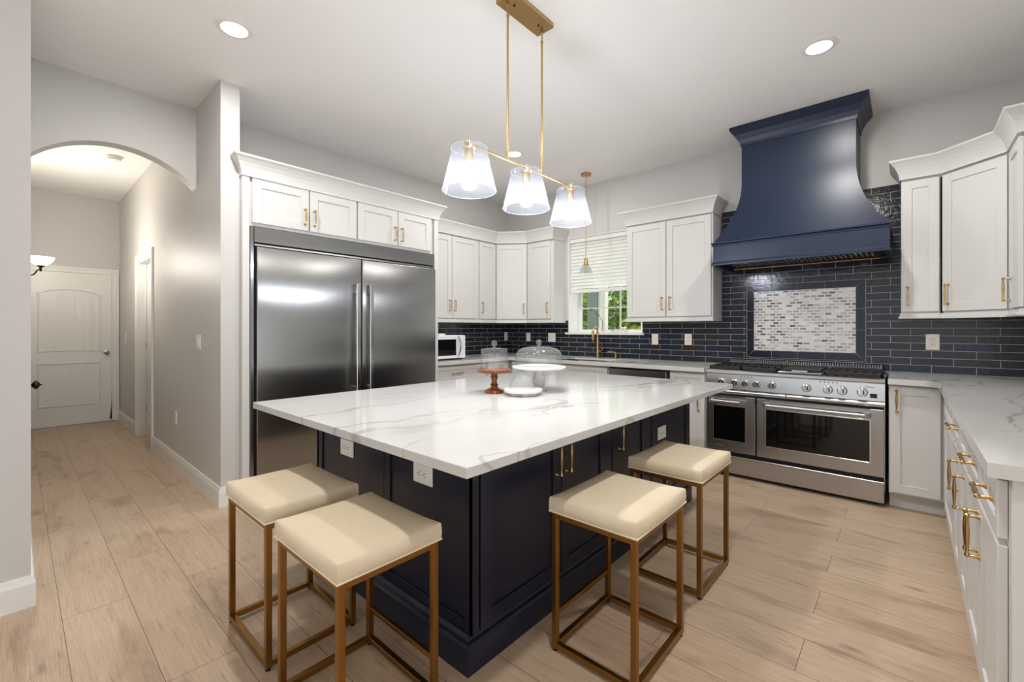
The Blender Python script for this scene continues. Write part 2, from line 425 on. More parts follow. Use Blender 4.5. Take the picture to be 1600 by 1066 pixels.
# living area behind the camera: walls with bare openings, enlarged to let in more world light
mb = MB(); mb.box(-4.72, -4.6, -4.6, -4.2, 0, H); mb.box(-4.72, -4.6, 2.7, 3.12, 0, H); mb.box(-4.72, -4.6, -4.2, 2.7, 2.75, H)
struct('wall_living_left', mb, M['wall'])
mb = MB(); mb.box(-4.6, -4.0, -4.72, -4.6, 0, H); mb.box(2.4, 5, -4.72, -4.6, 0, H); mb.box(-4.0, 2.4, -4.72, -4.6, 2.75, H)
struct('wall_living_front', mb, M['wall'])
struct('wall_living_right', MB().box(4.88, 5, -4.6, YS - .12, 0, H), M['wall'])
# tiled backsplashes
zt = .925
mb = MB()
mb.box(XR - .008, XR, WY1, YF, zt, 1.375); mb.box(XR - .008, XR, WY0, WY1, zt, 1.2); mb.box(XR - .008, XR, 1.38, WY0, zt, 1.375)
mb.box(XR - .008, XR, YS, 1.38, zt, 2.432)
struct('backsplash_tile', mb, M['tile_y'], wall_right)
struct('backsplash_tile', MB().box(2.9, XR - .008, YF - .008, YF, zt, 1.375), M['tile_x'], wall_back)
# baseboards
def bboard(name, path):
    mb = MB(); mb.sweep(path, [(0, 0), (.016, 0), (.016, .105), (.012, .122), (.009, .14), (0, .14)])
    return struct(name, mb, M['trim'])
bboard('baseboard_hall_right', [(XH, YE), (XH, 6.9)])
bboard('baseboard_stub', [(XH, 5.93), (XH, 3.65), (XH + .12, 3.65)])
bboard('baseboard_left', [(-4.6, 3.0), (XL, 3.0), (XL, 4.36)])
# hall doors and casings
def casing(name, path_open, face, out, wdt=.075):
    """three boards round an opening; face = plane coordinate, out = +-1 direction, path_open=(a0,a1,ztop,axis)"""
    a0, a1, zt_, ax = path_open
    mb = MB()
    def bx(p0, p1, q0, q1, t):
        if ax == 'x': mb.box(p0, p1, face, face + out * t, q0, q1, .003)
        else: mb.box(face, face + out * t, p0, p1, q0, q1, .003)
    e = .001
    bx(a0 - wdt, a0, 0, zt_ + wdt, .014); bx(a1, a1 + wdt, 0, zt_ + wdt, .014); bx(a0, a1, zt_, zt_ + wdt, .014)
    bx(a0 - wdt + e, a0 - wdt + .03, .001, zt_ + wdt - e, .02); bx(a1 + wdt - .03, a1 + wdt - e, .001, zt_ + wdt - e, .02); bx(a0 - wdt + .03, a1 + wdt - .03, zt_ + wdt - .03, zt_ + wdt - e, .02)
    return struct(name, mb, M['trim'])
casing('trim_1', (.085, .895, 2.01, 'x'), YE, -1)
casing('trim_2', (6.0, 6.82, 2.06, 'y'), XH, -1)
d1 = struct('door_1', MB().box(.087, .893, YE - .012, YE, .012, 2.008, .002), M['trim'])
# raised mouldings of the two panels
def door_moulding(parent, x0, x1, z0, z1, arch=0):
    yy = YE - .014
    pts = [(x0, yy, z0), (x1, yy, z0), (x1, yy, z1)]
    for i in range(1, 12):
        tt = i / 12; pts.append((x1 + (x0 - x1) * tt, yy, z1 + arch * (1 - (2 * tt - 1) ** 2)))
    pts.append((x0, yy, z1))
    mb = MB(); mb.tube(pts, .011, 6, closed=True)
    g = MB()
    k = x0 + .06
    o = mb.build('moulding', M['trim'], parent)
    for i in range(1, 7):
        xx = x0 + (x1 - x0) * i / 7
        g.box(xx - .002, xx + .002, yy + .001, YE - .011, z0 + .03, z1 - .02 + arch * (1 - (2 * i / 7 - 1) ** 2))
    g.build('groove', M['slat'], parent)
door_moulding(d1, .20, .775, .98, 1.73, .06)
door_moulding(d1, .20, .775, .27, .82)
mb = MB(); mb.lathe([(.03, 0), (.03, -.006), (.012, -.012), (.012, -.03), (.024, -.038), (.03, -.05), (.026, -.062), (.012, -.068)], (.835, YE - .012, .95), 'y', 20)
mb.build('door_knob', M['nickel'], d1, True)
MB().prism([(.872, .03), (.893, .03), (.893, .34), (.885, .18)], YE - .016, YE - .0125, 'y').build('dark_wedge', M['rubber'], d1)  # dark wedge at the door's lower right edge
MB().box(.05, .93, YE - .05, YE - .001, .0005, .012).build('threshold', M['nickel'], d1)
# the door in the hall's right wall stands shut behind its deep jamb
mb = MB(); mb.box(XH - .002, XH + .121, 6.0, 6.02, 0, 2.06); mb.box(XH - .002, XH + .121, 6.8, 6.82, 0, 2.06); mb.box(XH - .002, XH + .121, 6.02, 6.8, 2.04, 2.06)
mb.box(XH + .06, XH + .075, 6.02, 6.035, 0, 2.04); mb.box(XH + .06, XH + .075, 6.785, 6.8, 0, 2.04)
struct('trim_3', mb, M['trim'])
d2 = struct('door_2', MB().box(XH + .077, XH + .115, 6.022, 6.798, .012, 2.038, .002), M['trim'])
for zz in (.28, 1.02, 1.78):
    MB().lathe([(.007, 0), (.007, .09)], (XH + .074, 6.79, zz), 'z', 10).build('hinge', M['nickel'], d2, True)
# the door on the left, seen edge-on past the corner, with its dark knob
d3 = struct('door_3', MB().box(XL, XL + .004, 4.48, 5.3, .012, 2.03), M['trim'])
mb = MB(); mb.lathe([(.032, .004), (.03, .012), (.012, .016), (.011, .03), (.02, .036), (.03, .046), (.029, .056), (.018, .066), (.006, .07), (.005, .08)], (XL, 4.57, .876), 'x', 20)
mb.build('door_knob', M['bronze'], d3, True)

# outlets and switches -------------------------------------------------------
def plate(name, label, cat, pos, facing, wd, ht, kind, m='plastic', gang=1, group=None):
    """facing: direction the plate looks: '-x','+x','-y','+y'. built in a local frame (x right, -y towards viewer, z up)"""
    rz = {'-y': 0, '-x': -PI / 2, '+y': PI, '+x': PI / 2}[facing]
    t = thing(name, label, cat, pos, rz, group)
    MB().box(-wd / 2, wd / 2, -.006, 0, 0, ht, .002).build('cover_plate', M[m], t, rel=True)
    if kind == 'outlet':
        f = MB().box(-.017, .017, -.008, -.004, ht / 2 - .034, ht / 2 + .034, .002).build('receptacle', M[m], t, rel=True)
        for dz in (-.019, .019):
            mb = MB(); mb.box(-.008, -.006, -.0085, -.0078, ht / 2 + dz - .003, ht / 2 + dz + .006); mb.box(.005, .007, -.0085, -.0078, ht / 2 + dz - .003, ht / 2 + dz + .006)
            mb.lathe([(.0025, -.0085), (.0025, -.0078)], (0, 0, ht / 2 + dz - .008), 'y', 10)
            mb.build('socket_slots', M['slot'], f, rel=True)
    elif kind == 'outlet_h':
        f = MB().box(-.034, .034, -.008, -.004, ht / 2 - .017, ht / 2 + .017, .002).build('receptacle', M[m], t, rel=True)
        for dx in (-.019, .019):
            mb = MB(); mb.box(dx - .003, dx + .006, -.0085, -.0078, ht / 2 - .008, ht / 2 - .0055); mb.box(dx - .003, dx + .006, -.0085, -.0078, ht / 2 + .0055, ht / 2 + .008)
            mb.lathe([(.003, -.0085), (.003, -.0078)], (dx - .009, 0, ht / 2), 'y', 10)
            mb.build('socket_slots', M['slot'], f, rel=True)
    else:
        for g in range(gang):
            dx = (g - (gang - 1) / 2) * .046
            MB().box(dx - .016, dx + .016, -.009, -.004, ht / 2 - .033, ht / 2 + .033, .002).build('rocker', M[m], t, rel=True)
    return t
xt = XR - .008; yt = YF - .008
plate('wall_outlet', 'almond outlet on the dark tile of the fridge wall, beside the tiled corner', 'outlet', (4.68, yt, 1.105), '-y', .072, .118, 'outlet', 'almond')
plate('wall_outlet', 'almond outlet on the dark tile right of the corner, under the single-handle upper cabinet', 'outlet', (xt, 3.89, 1.098), '-x', .072, .118, 'outlet', 'almond')
plate('wall_switch', 'double rocker switch plate on the dark tile left of the window sill', 'switch', (xt, 3.49, 1.098), '-x', .118, .118, 'switch', 'plastic', 2)
plate('wall_switch', 'single almond rocker switch under the two-door cabinet, nearer the window', 'switch', (xt, 2.075, 1.096), '-x', .074, .118, 'switch', 'almond')
plate('wall_outlet', 'almond outlet under the two-door cabinet, nearer the range', 'outlet', (xt, 1.712, 1.1), '-x', .074, .118, 'outlet', 'almond')
plate('wall_outlet', 'almond outlet on the dark tile right of the range, under the angled corner cabinets', 'outlet', (xt, -.152, 1.107), '-x', .078, .122, 'outlet', 'almond')
plate('wall_switch', 'white rocker switch on the grey hall wall close to the kitchen end', 'switch', (XH, 4.21, 1.105), '-x', .115, .118, 'switch', 'plastic', 2)
plate('wall_switch', 'small white switch on the hall wall beyond the side door casing', 'switch', (XH, 7.67, 1.1), '-x', .072, .118, 'switch', 'plastic')
plate('wall_outlet', 'white outlet low on the grey hall wall above the baseboard', 'outlet', (XH, 4.95, .405), '-x', .072, .118, 'outlet', 'plastic')

# hall ceiling detector and wall lamp
t = thing('smoke_detector', 'round white smoke detector on the hall ceiling', 'smoke detector', (.685, 6.1, H - .045))
MB().lathe([(.06, H), (.06, H - .022), (.05, H - .026)], (.685, 6.1, 0), n=28).build('mount_ring', M['trim'], t, True)
MB().lathe([(.05, H - .024), (.052, H - .04), (.04, H - .045)], (.685, 6.1, 0), n=28).build('cover', M['trim'], t, True)
sx, sy, sz = .172, 6.4, 1.98
t = thing('wall_sconce', 'lit wall sconce with a white glass bowl on a curved bronze arm in the hall', 'wall lamp', (XL, sy, sz - .25))
MB().lathe([(.055, XL), (.055, XL + .012), (.03, XL + .02)], (0, sy, sz - .17), 'x', 24).build('back_plate', M['bronze'], t, True)
mb = MB(); P = [(XL + .015, sy, sz - .17), (XL + .05, sy, sz - .19), (XL + .08, sy, sz - .17), (XL + .1, sy, sz - .13), (sx, sy, sz - .115), (sx, sy, sz - .14)]
mb.tube(P, .007); mb.lathe([(.008, sz - .14), (.012, sz - .1), (.035, sz - .085), (.03, sz - .075)], (sx, sy, 0), n=20)
mb.build('arm', M['bronze'], t, True)
MB().lathe([(.03, sz - .082), (.065, sz - .06), (.088, sz - .03), (.1, sz), (.097, sz), (.085, sz - .028), (.062, sz - .055), (.028, sz - .075)], (sx, sy, 0), n=32).build('glass_bowl', M['opal'], t, True)
lamp('sconce_light', 'POINT', (sx, sy, sz + .06), SCONCE_W, (1, .93, .82), t, shadow_soft_size=.06)

# ------------------------------------------------------------------ window, blind, garden
wx = XR + .235
win = struct('window_1', MB().box(wx, wx + .02, WY0, WY0 + .05, WZ0, WZ1).box(wx, wx + .02, WY1 - .05, WY1, WZ0, WZ1).box(wx, wx + .02, WY0 + .05, WY1 - .05, WZ0, WZ0 + .04).box(wx, wx + .02, WY0 + .05, WY1 - .05, WZ1 - .05, WZ1), M['trim'])
mb = MB()
for yy in (2.91, 2.63, 2.35): mb.box(wx + .002, wx + .014, yy - .009, yy + .009, WZ0 + .03, WZ1 - .04)
for zz in (1.535, 1.83, 2.12): mb.box(wx + .003, wx + .013, WY0 + .05, WY1 - .05, zz - .008, zz + .008)
mb.build('muntin_grid', M['trim'], win)
MB().box(wx + .006, wx + .009, WY0 + .05, WY1 - .05, WZ0 + .04, WZ1 - .05).build('window_pane', M['pane'], win)
mb = MB(); mb.prism([(XR - .03, WY0 - .02), (XR - .03, WY1 + .03), (XR - .0005, WY1 + .03), (XR - .0005, WY1 - .001), (wx - .001, WY1 - .001), (wx - .001, WY0 + .001), (XR - .0005, WY0 + .001), (XR - .0005, WY0 - .02)], WZ0 - .022, WZ0 + .002)
mb.build('window_sill', M['trim'], win)
mb = MB()
mb.box(XR + .001, wx, WY1 - .012, WY1 - .0005, WZ0, WZ1); mb.box(XR + .001, wx, WY0 + .0005, WY0 + .012, WZ0, WZ1); mb.box(XR + .001, wx, WY0 + .012, WY1 - .012, WZ1 - .012, WZ1 - .0005)
mb.build('window_jamb', M['trim'], win)
struct('trim_4', MB().box(XR - .004, XR - .0005, 2.835, 2.86, WZ1, H), M['wall'])
bl = thing('window_blind', 'white horizontal slat blind lowered halfway over the sink window', 'blind', (XR + .05, (WY0 + WY1) / 2, 1.72))
MB().box(XR + .015, XR + .075, WY0 + .015, WY1 - .015, 2.36, WZ1 - .013, .004).build('headrail', M['trim'], bl)
mb = MB(); z = 2.35
while z > 1.78:
    a = R(58); dx, dz = math.cos(a) * .0275, math.sin(a) * .0275
    mb.prism([(XR + .045 - dx, z - dz), (XR + .045 - dx + .003, z - dz - .001), (XR + .046, z + .001), (XR + .045 + dx, z + dz), (XR + .045 + dx - .003, z + dz), (XR + .043, z + .002)], WY0 + .017, WY1 - .017, 'y')
    z -= .0425
mb.build('slats', M['slat'], bl)
MB().box(XR + .03, XR + .06, WY0 + .017, WY1 - .017, 1.722, 1.765, .004).build('bottom_rail', M['trim'], bl)
for yy in (WY0 + .15, (WY0 + WY1) / 2, WY1 - .15): MB().tube([(XR + .072, yy, 2.37), (XR + .072, yy, 1.74)], .001, 6).build('ladder_cord', M['trim'], bl)

struct('ground', MB().box(5.0, 16, -4, 14, -.3, -.1), M['lawn'])
def shrub(label, c, r, hgt, m, n, seed, name='garden_shrub'):
    rnd = random.Random(seed); t = thing(name, label, 'shrub', (c[0], c[1], -.1))
    mb = MB()
    for i in range(n):
        a = rnd.random() * 2 * PI; ph = math.acos(2 * rnd.random() - 1); q = rnd.random() ** .4
        p = Vector((c[0] + r * q * math.sin(ph) * math.cos(a), c[1] + r * q * math.sin(ph) * math.sin(a), hgt / 2 + hgt / 2 * q * math.cos(ph) - .05))
        L = rnd.uniform(.05, .11); u = Vector((rnd.gauss(0, 1), rnd.gauss(0, 1), rnd.gauss(0, .6))).normalized(); v = u.orthogonal().normalized()
        k = rnd.random() * 2 * PI; v = (Matrix.Rotation(k, 3, u) @ v) * L * .32
        b = [mb.bm.verts.new(p + x) for x in (u * L, v, -u * L, -v)]
        mb.bm.faces.new(b)
    mb.build('foliage', M[m], t)
    mb = MB()
    for i in range(7):
        a = rnd.random() * 2 * PI
        mb.tube([(c[0] + .05 * math.cos(a), c[1] + .05 * math.sin(a), -.1), (c[0] + r * .3 * math.cos(a), c[1] + r * .3 * math.sin(a), hgt * .4), (c[0] + r * .6 * math.cos(a), c[1] + r * .6 * math.sin(a), hgt * .8)], .015, 6)
    mb.build('stems', M['bark'], t)
    return t
shrub('pale green leafy shrub outside, left part of the window', (8.4, 5.9, 0), .85, 2.6, 'leafgreen', 5000, 1)
shrub('bright green shrub outside, behind the post, right part of the window', (8.0, 3.9, 0), .72, 2.7, 'leafgreen', 4200, 2)
shrub('low yellow flowering shrub outside, at the foot of the right hand greenery', (6.65, 3.1, 0), .42, 1.35, 'leafyellow', 2200, 3)
shrub('low yellow shrub outside, below the left hand greenery', (6.75, 4.35, 0), .42, 1.3, 'leafyellow', 2200, 4)
shrub('tall dark green hedge plant outside, farthest from the window', (11.8, 6.8, 0), 2.3, 3.8, 'leafdark', 6000, 5)
t = thing('porch_post', 'grey green square porch post standing outside the window', 'post', (6.05, 3.64, -.1))
MB().box(5.95, 6.15, 3.565, 3.72, -.1, 2.9, .005).build('shaft', M['fence'], t)
MB().box(5.93, 6.17, 3.562, 3.74, -.1, .06, .005).build('foot', M['trim'], t)
t = thing('porch_beam', 'white porch screen frame upright beside the grey green post outside', 'post', (6.05, 3.5, -.1))
MB().box(6.0, 6.1, 3.44, 3.56, -.1, 2.9, .004).build('upright', M['trim'], t)
MB().box(5.99, 6.11, 3.43, 3.57, -.1, -.04, .004).build('foot', M['trim'], t)
# ------------------------------------------------------------------ cabinets
def shaker(mb, x0, x1, z0, z1, stile=.06, t=.02, y=0, rec=.008):
    b = .0012
    mb.box(x0, x0 + stile, y, y + t, z0, z1, b); mb.box(x1 - stile, x1, y, y + t, z0, z1, b)
    mb.box(x0 + stile - .001, x1 - stile + .001, y + .0003, y + t, z0, z0 + stile, b); mb.box(x0 + stile - .001, x1 - stile + .001, y + .0003, y + t, z1 - stile, z1, b)
    mb.box(x0 + stile - .002, x1 - stile + .002, y + rec, y + t - .001, z0 + stile - .002, z1 - stile + .002)
    return mb
def pull(orient, x, z, L=.135, y=0, so=.03):
    """turned brass pull: two posts with flared feet, ball ends and a vase-shaped grip"""
    mb = MB(); h = L / 2
    prof = [(.0035, -h - .006), (.0075, -h - .001), (.0075, -h + .005), (.0042, -h + .011), (.0046, -h * .6), (.0068, -h * .12), (.0072, h * .1), (.0056, h * .5), (.0042, h - .011), (.0075, h - .005), (.0075, h + .001), (.0035, h + .006)]
    pp = [(.0095, 0), (.009, -.003), (.0045, -.009), (.004, -so)]
    if orient == 'v':
        mb.lathe(prof, (x, y - so, z), 'z', 12)
        for d in (-h, h): mb.lathe(pp, (x, y, z + d * .985), 'y', 12)
    else:
        mb.lathe(prof, (x, y - so, z), 'x', 12)
        for d in (-h, h): mb.lathe(pp, (x + d * .985, y, z), 'y', 12)
    return mb
def cabinet(name, label, loc, rz, w, z0, z1, depth, doors=(), drawers=(), m='white', cat='cabinet', group=None, rail=0, toe=0, frame=None, hm='brass', hollow=False, stile=.06, L=.135):
    """local frame: x to the viewer's right, doors at y 0...02, carcass behind, z from z0"""
    t = thing(name, label, cat, (loc[0], loc[1], z0), rz, group)
    mb = MB(); hh = z1 - z0
    f0, f1 = frame or (0, w)
    if hollow:
        mb.box(f0, f1, .021, depth, toe, .64); mb.box(f0, f1, .021, .06, .64, hh); mb.box(f0, f0 + .02, .06, depth, .64, hh); mb.box(f1 - .02, f1, .06, depth, .64, hh); mb.box(f0 + .002, f1 - .002, .095, depth, 0, toe)
    elif toe:
        mb.box(f0, f1, .021, depth, toe, hh, .001); mb.box(f0 + .002, f1 - .002, .095, depth, 0, toe)
    else: mb.box(f0, f1, .021, depth, 0, hh, .001)
    if rail:
        mb.box(f0 - rail[0], f1 + rail[1], -.012, depth, -.034, -.016, .003); mb.box(f0 - rail[0] * .5, f1 + rail[1] * .5, -.002, depth, -.018, .004, .003)
    mb.build('carcass', M[m], t, rel=True)
    for (x0, x1, a, b, hs) in doors:
        d = shaker(MB(), x0, x1, a - z0, b - z0, stile).build('door', M[m], t, rel=True)
        if hs: pull(hs[0], hs[1], hs[2] - z0, hs[3] if len(hs) > 3 else L).build('handle', M[hm], d, True, rel=True)
    for (x0, x1, a, b, hs) in drawers:
        mb = MB()
        if b - a > .13: shaker(mb, x0, x1, a - z0, b - z0, .042)
        else: mb.box(x0, x1, 0, .02, a - z0, b - z0, .002)
        d = mb.build('drawer_front', M[m], t, rel=True)
        if hs: pull(hs[0], hs[1], hs[2] - z0, hs[3] if len(hs) > 3 else L).build('handle', M[hm], d, True, rel=True)
    return t
CROWN = [(0, 2.388), (.008, 2.388), (.008, 2.402), (.013, 2.425), (.022, 2.452), (.036, 2.48), (.052, 2.503), (.064, 2.516), (.067, 2.522), (.067, 2.53), (0, 2.53)]
def crown(label, path):
    mb = MB(); mb.sweep(path, CROWN)
    return tag(mb.build('crown_molding', M['white'], None, False), label, 'molding')

# -- fridge bay
YP = 3.6
o = MB().box(1.1, 1.147, YP, YF - .001, 0, 2.386, .001).build('end_panel', M['white']); tag(o, 'tall white panel between the grey wall end and the fridge', 'panel')
o = MB().box(2.852, 2.9, YP, YF - .001, 0, 2.386, .001).build('end_panel', M['white']); tag(o, 'tall white panel on the right side of the fridge, next to the microwave', 'panel')
cabinet('bridge_cabinet', 'white two-door cabinet over the left fridge door', (1.149, YP + .0), 0, .853, 2.035, 2.4, .6,
        doors=[(.018, .431, 2.058, 2.388, ('v', .398, 2.165, .12)), (.441, .846, 2.058, 2.388, ('v', .474, 2.165, .12))], stile=.065)
cabinet('bridge_cabinet', 'white two-door cabinet over the right fridge door', (2.004, YP + .0), 0, .846, 2.035, 2.4, .6,
        doors=[(.006, .413, 2.058, 2.388, ('v', .38, 2.165, .12)), (.421, .81, 2.058, 2.388, ('v', .455, 2.165, .12))], stile=.065)
crown('white crown molding over the fridge cabinets, from the grey wall end', [(1.1, 3.649), (1.1, YP), (2.9, YP), (2.9, 3.95)])

# -- refrigerator
FX0, FX1, FY = 1.149, 2.85, 3.6
t = thing('refrigerator', 'wide stainless steel refrigerator with two tall doors', 'refrigerator', ((FX0 + FX1) / 2, FY, 0))
MB().box(FX0, FX1, FY + .02, YF - .01, .0, 2.03).build('case', M['dark'], t)
MB().box(FX0 + .002, FX0 + .026, FY - .004, FY + .03, .1, 2.03, .002).build('side_trim', M['steelfridge'], t); MB().box(FX1 - .02, FX1 - .001, FY - .004, FY + .03, 1.9, 2.03, .002).build('side_trim', M['steelfridge'], t)
mb = MB()
mb.prism([(FY - .012, 1.912), (FY + .02, 1.912), (FY + .02, 2.03), (FY + .0, 2.03), (FY - .012, 2.022)], FX0 + .027, FX1 - .021, 'x')
mb.build('top_grille', M['steelfridge'], t)
mb = MB()
mb.prism([(FY - .015, 1.885), (FY + .02, 1.885), (FY + .02, 1.905), (FY - .002, 1.905), (FY - .014, 1.898)], FX0 + .027, FX1 - .021, 'x')
mb.build('vent_rail', M['steelfridge'], t)
def fridge_door(x0, x1, hx, bar):
    mb = MB()
    mb.box(x0, x1, FY - .025, FY + .018, .11, 1.878, .006, 3)
    d = mb.build('door', M['steelfridge'], t, True)
    mb = MB()
    mb.box(hx - .0165, hx + .0165, FY - .09, FY - .066, .69, 1.66, .003)
    mb.build('handle', M['chromeknob'], d)
    for z0 in (.69, 1.575): MB().box(hx - .0155, hx + .0155, FY - .068, FY - .024, z0, z0 + .085, .003).build('handle_mount', M['steelfridge'], d)
fridge_door(FX0 + .04, 2.027, 1.968, 1); fridge_door(2.037, FX1 - .002, 2.094, 0)
MB().box(FX0 + .03, FX1 - .01, FY + .01, FY + .03, .0, .1).build('kick_plate', M['dark'], t)

# -- upper cabinets round the corner
ZB, ZT = 1.38, 2.40; da, db = 1.397, 2.372
YU, XU = 4.02, 4.44
cabinet('wall_cabinet', 'white two-door upper cabinet above the microwave', (2.902, YU), 0, .99, ZB, ZT, YF - YU - .001, rail=(0, 0),
        doors=[(.098, .543, da, db, ('v', .505, 1.545, .12)), (.549, .968, da, db, ('v', .585, 1.545, .12))])
cabinet('wall_cabinet', 'narrow white upper cabinet left of the diagonal corner cabinet, handle on its left edge', (3.893, YU), 0, .31, ZB, ZT, YF - YU - .001, rail=(0, 0),
        doors=[(.012, .3, da, db, ('v', .05, 1.54, .12))], stile=.05)
P0, P1 = Vector((4.205, YU)), Vector((XU, 3.69)); dg = P1 - P0
tt = thing('wall_cabinet', 'white diagonal upper cabinet in the corner by the fridge wall', 'cabinet', (P0.x, P0.y, ZB), math.atan2(dg.y, dg.x))
ca, sa = math.cos(-tt.rotation_euler.z), math.sin(-tt.rotation_euler.z)
def loc2(p, o, rz): q = Vector(p) - Vector(o); return (q.x * math.cos(-rz) - q.y * math.sin(-rz), q.x * math.sin(-rz) + q.y * math.cos(-rz))
def diag(t, P0, P1, poly, door, hx, hz):
    rz = t.rotation_euler.z; wd = (Vector(P1) - Vector(P0)).length
    lp = [loc2(p, P0, rz) for p in poly]
    mb = MB(); mb.prism([(a, b) for a, b in lp], 0, ZT - ZB); mb.prism([(0, -.012), (wd, -.012), (wd, .06), (0, .06)], -.034, -.016); mb.prism([(0, -.002), (wd, -.002), (wd, .06), (0, .06)], -.018, .004)
    mb.build('carcass', M['white'], t, rel=True)
    d = shaker(MB(), door[0], door[1], da - ZB, db - ZB, .06).build('door', M['white'], t, rel=True)
    pull('v', hx, hz - ZB, .12 if P0[0] < 4.3 else .138).build('handle', M['brass'], d, True, rel=True)
n_ = Vector((-dg.y, dg.x)).normalized() * .021
diag(tt, P0, P1, [tuple(P0 + n_), tuple(P1 + n_), (XR - .001, 3.70), (XR - .001, YF - .001), (4.21, YF - .001)], (.008, dg.length - .008), dg.length - .045, 1.535)
cabinet('wall_cabinet', 'white upper cabinet with a blank side panel next to the window blind', (XU, 3.688), -PI / 2, .41, ZB, ZT, XR - XU - .001, rail=(0, .012),
        doors=[(.008, .372, da, db, ('v', .332, 1.535, .12))])
crown('white crown molding running round the corner upper cabinets to the window', [(2.901, YU), (4.205, YU), (XU, 3.69), (XU, 3.277), (XR - .001, 3.277)])
# -- two-door cabinet between window and hood
cabinet('wall_cabinet', 'white two-door upper cabinet between the window and the blue hood', (XU, 2.285), -PI / 2, .9, ZB, ZT, XR - XU - .001, rail=(.012, .012),
        doors=[(.012, .442, da, db, ('v', .405, 1.53, .125)), (.45, .885, da, db, ('v', .488, 1.53, .125))])
crown('white crown molding on the cabinet between window and hood', [(XR - .001, 2.285), (XU, 2.285), (XU, 1.385), (XR - .001, 1.385)])
# -- right hand uppers
cabinet('wall_cabinet', 'narrow white upper cabinet just right of the blue hood', (XU, .03), -PI / 2, .215, ZB, ZT, XR - XU - .001, rail=(.014, 0),
        doors=[(.004, .208, da, db, ('v', .038, 1.515, .13))], stile=.058, L=.13)
Q0, Q1 = Vector((XU, -.187)), Vector((4.165, -.48)); dq = Q1 - Q0
tt = thing('wall_cabinet', 'white diagonal upper cabinet in the corner at the right of the picture', 'cabinet', (Q0.x, Q0.y, ZB), math.atan2(dq.y, dq.x))
n_ = Vector((-dq.y, dq.x)).normalized() * .021
diag(tt, Q0, Q1, [tuple(Q0 + n_), tuple(Q1 + n_), (4.17, YS + .001), (XR - .001, YS + .001), (XR - .001, -.2)], (.008, dq.length - .006), .05, 1.515)
cabinet('wall_cabinet', 'white upper cabinet at the right edge of the picture, seen almost edge-on', (4.163, -.48), PI, .363, ZB, ZT, .309, rail=(0, .012),
        doors=[(.01, .345, da, db, ('v', .07, 1.515, .138))])
crown('white crown molding on the angled cabinets at the right', [(XR - .001, .03), (XU, .03), (XU, -.187), (4.165, -.48), (3.80, -.48), (3.80, YS + .001)])

# -- base cabinets
ZC = .882; XB = 4.1; YB = 3.68
cabinet('base_cabinet', 'white drawer base cabinet under the microwave', (2.902, YB), 0, .78, 0, ZC, YF - YB - .001, toe=.105,
        doors=[(.02, .385, .125, .69, ('v', .34, .6)), (.395, .76, .125, .69, ('v', .44, .6))], drawers=[(.02, .76, .71, .862, ('h', .33, .786))])
cabinet('corner_base_cabinet', 'white corner base cabinet behind the cake stands', (3.684, YB), 0, XR - 3.686, 0, ZC, YF - YB - .001, toe=.105,
        doors=[(.03, .38, .125, .69, None)], drawers=[(.03, .38, .71, .862, ('h', .2, .786))], frame=(0, XR - 3.688))
cabinet('sink_base_cabinet', 'white sink base cabinet with a plain false drawer front', (XB, YB - .003), -PI / 2, YB - .003 - 2.312, 0, ZC, XR - XB - .001, toe=.105, hollow=True,
        doors=[(.42, .88, .125, .69, ('v', .84, .6)), (.89, 1.35, .125, .69, ('v', .93, .6))], drawers=[(.42, 1.35, .71, .862, None), (.03, .40, .71, .862, ('h', .215, .786))])
cabinet('base_cabinet', 'white base cabinet with one drawer between the dishwasher and the range', (XB, 1.668), -PI / 2, .33, 0, ZC, XR - XB - .001, toe=.105,
        doors=[(.008, .322, .125, .69, ('v', .27, .6))], drawers=[(.008, .322, .71, .862, ('h', .175, .79, .15))])
cabinet('base_cabinet', 'white single-door base cabinet directly right of the range', (XB, .092), -PI / 2, .29, 0, ZC, XR - XB - .001, toe=.11,
        doors=[(.006, .264, .125, .868, ('v', .042, .765, .15))], stile=.058)
# right hand run (faces the island)
YR = -.182
cabinet('base_cabinet', 'white corner base cabinet at the far end of the right hand run', (4.076, YR), PI, 1.19, 0, ZC, YR - YS - .001, toe=.1,
        doors=[(.12, .83, .112, .69, None), (.86, 1.18, .112, .69, ('v', 1.13, .58))], drawers=[(.12, .83, .71, .865, None), (.86, 1.18, .71, .865, ('h', 1.02, .792))])
cabinet('base_cabinet', 'narrow white base cabinet in the middle of the right hand run', (2.882, YR), PI, .325, 0, ZC, YR - YS - .001, toe=.1,
        doors=[(.01, .315, .112, .69, ('v', .235, .58))], drawers=[(.01, .315, .71, .865, None)])
cabinet('base_cabinet', 'wide white base cabinet at the near end of the right hand run', (2.553, YR), PI, .813, 0, ZC, YR - YS - .001, toe=.1,
        doors=[(.006, .401, .112, .69, ('v', .375, .58)), (.407, .80, .112, .69, ('v', .435, .58))], drawers=[(.006, .401, .71, .865, ('h', .225, .792)), (.407, .80, .71, .865, ('h', .655, .792))])
o = MB().box(1.712, 1.735, YS + .001, YR - .022, 0, ZC, .001).build('end_panel', M['white']); tag(o, 'white end panel closing the near end of the right hand run', 'panel')

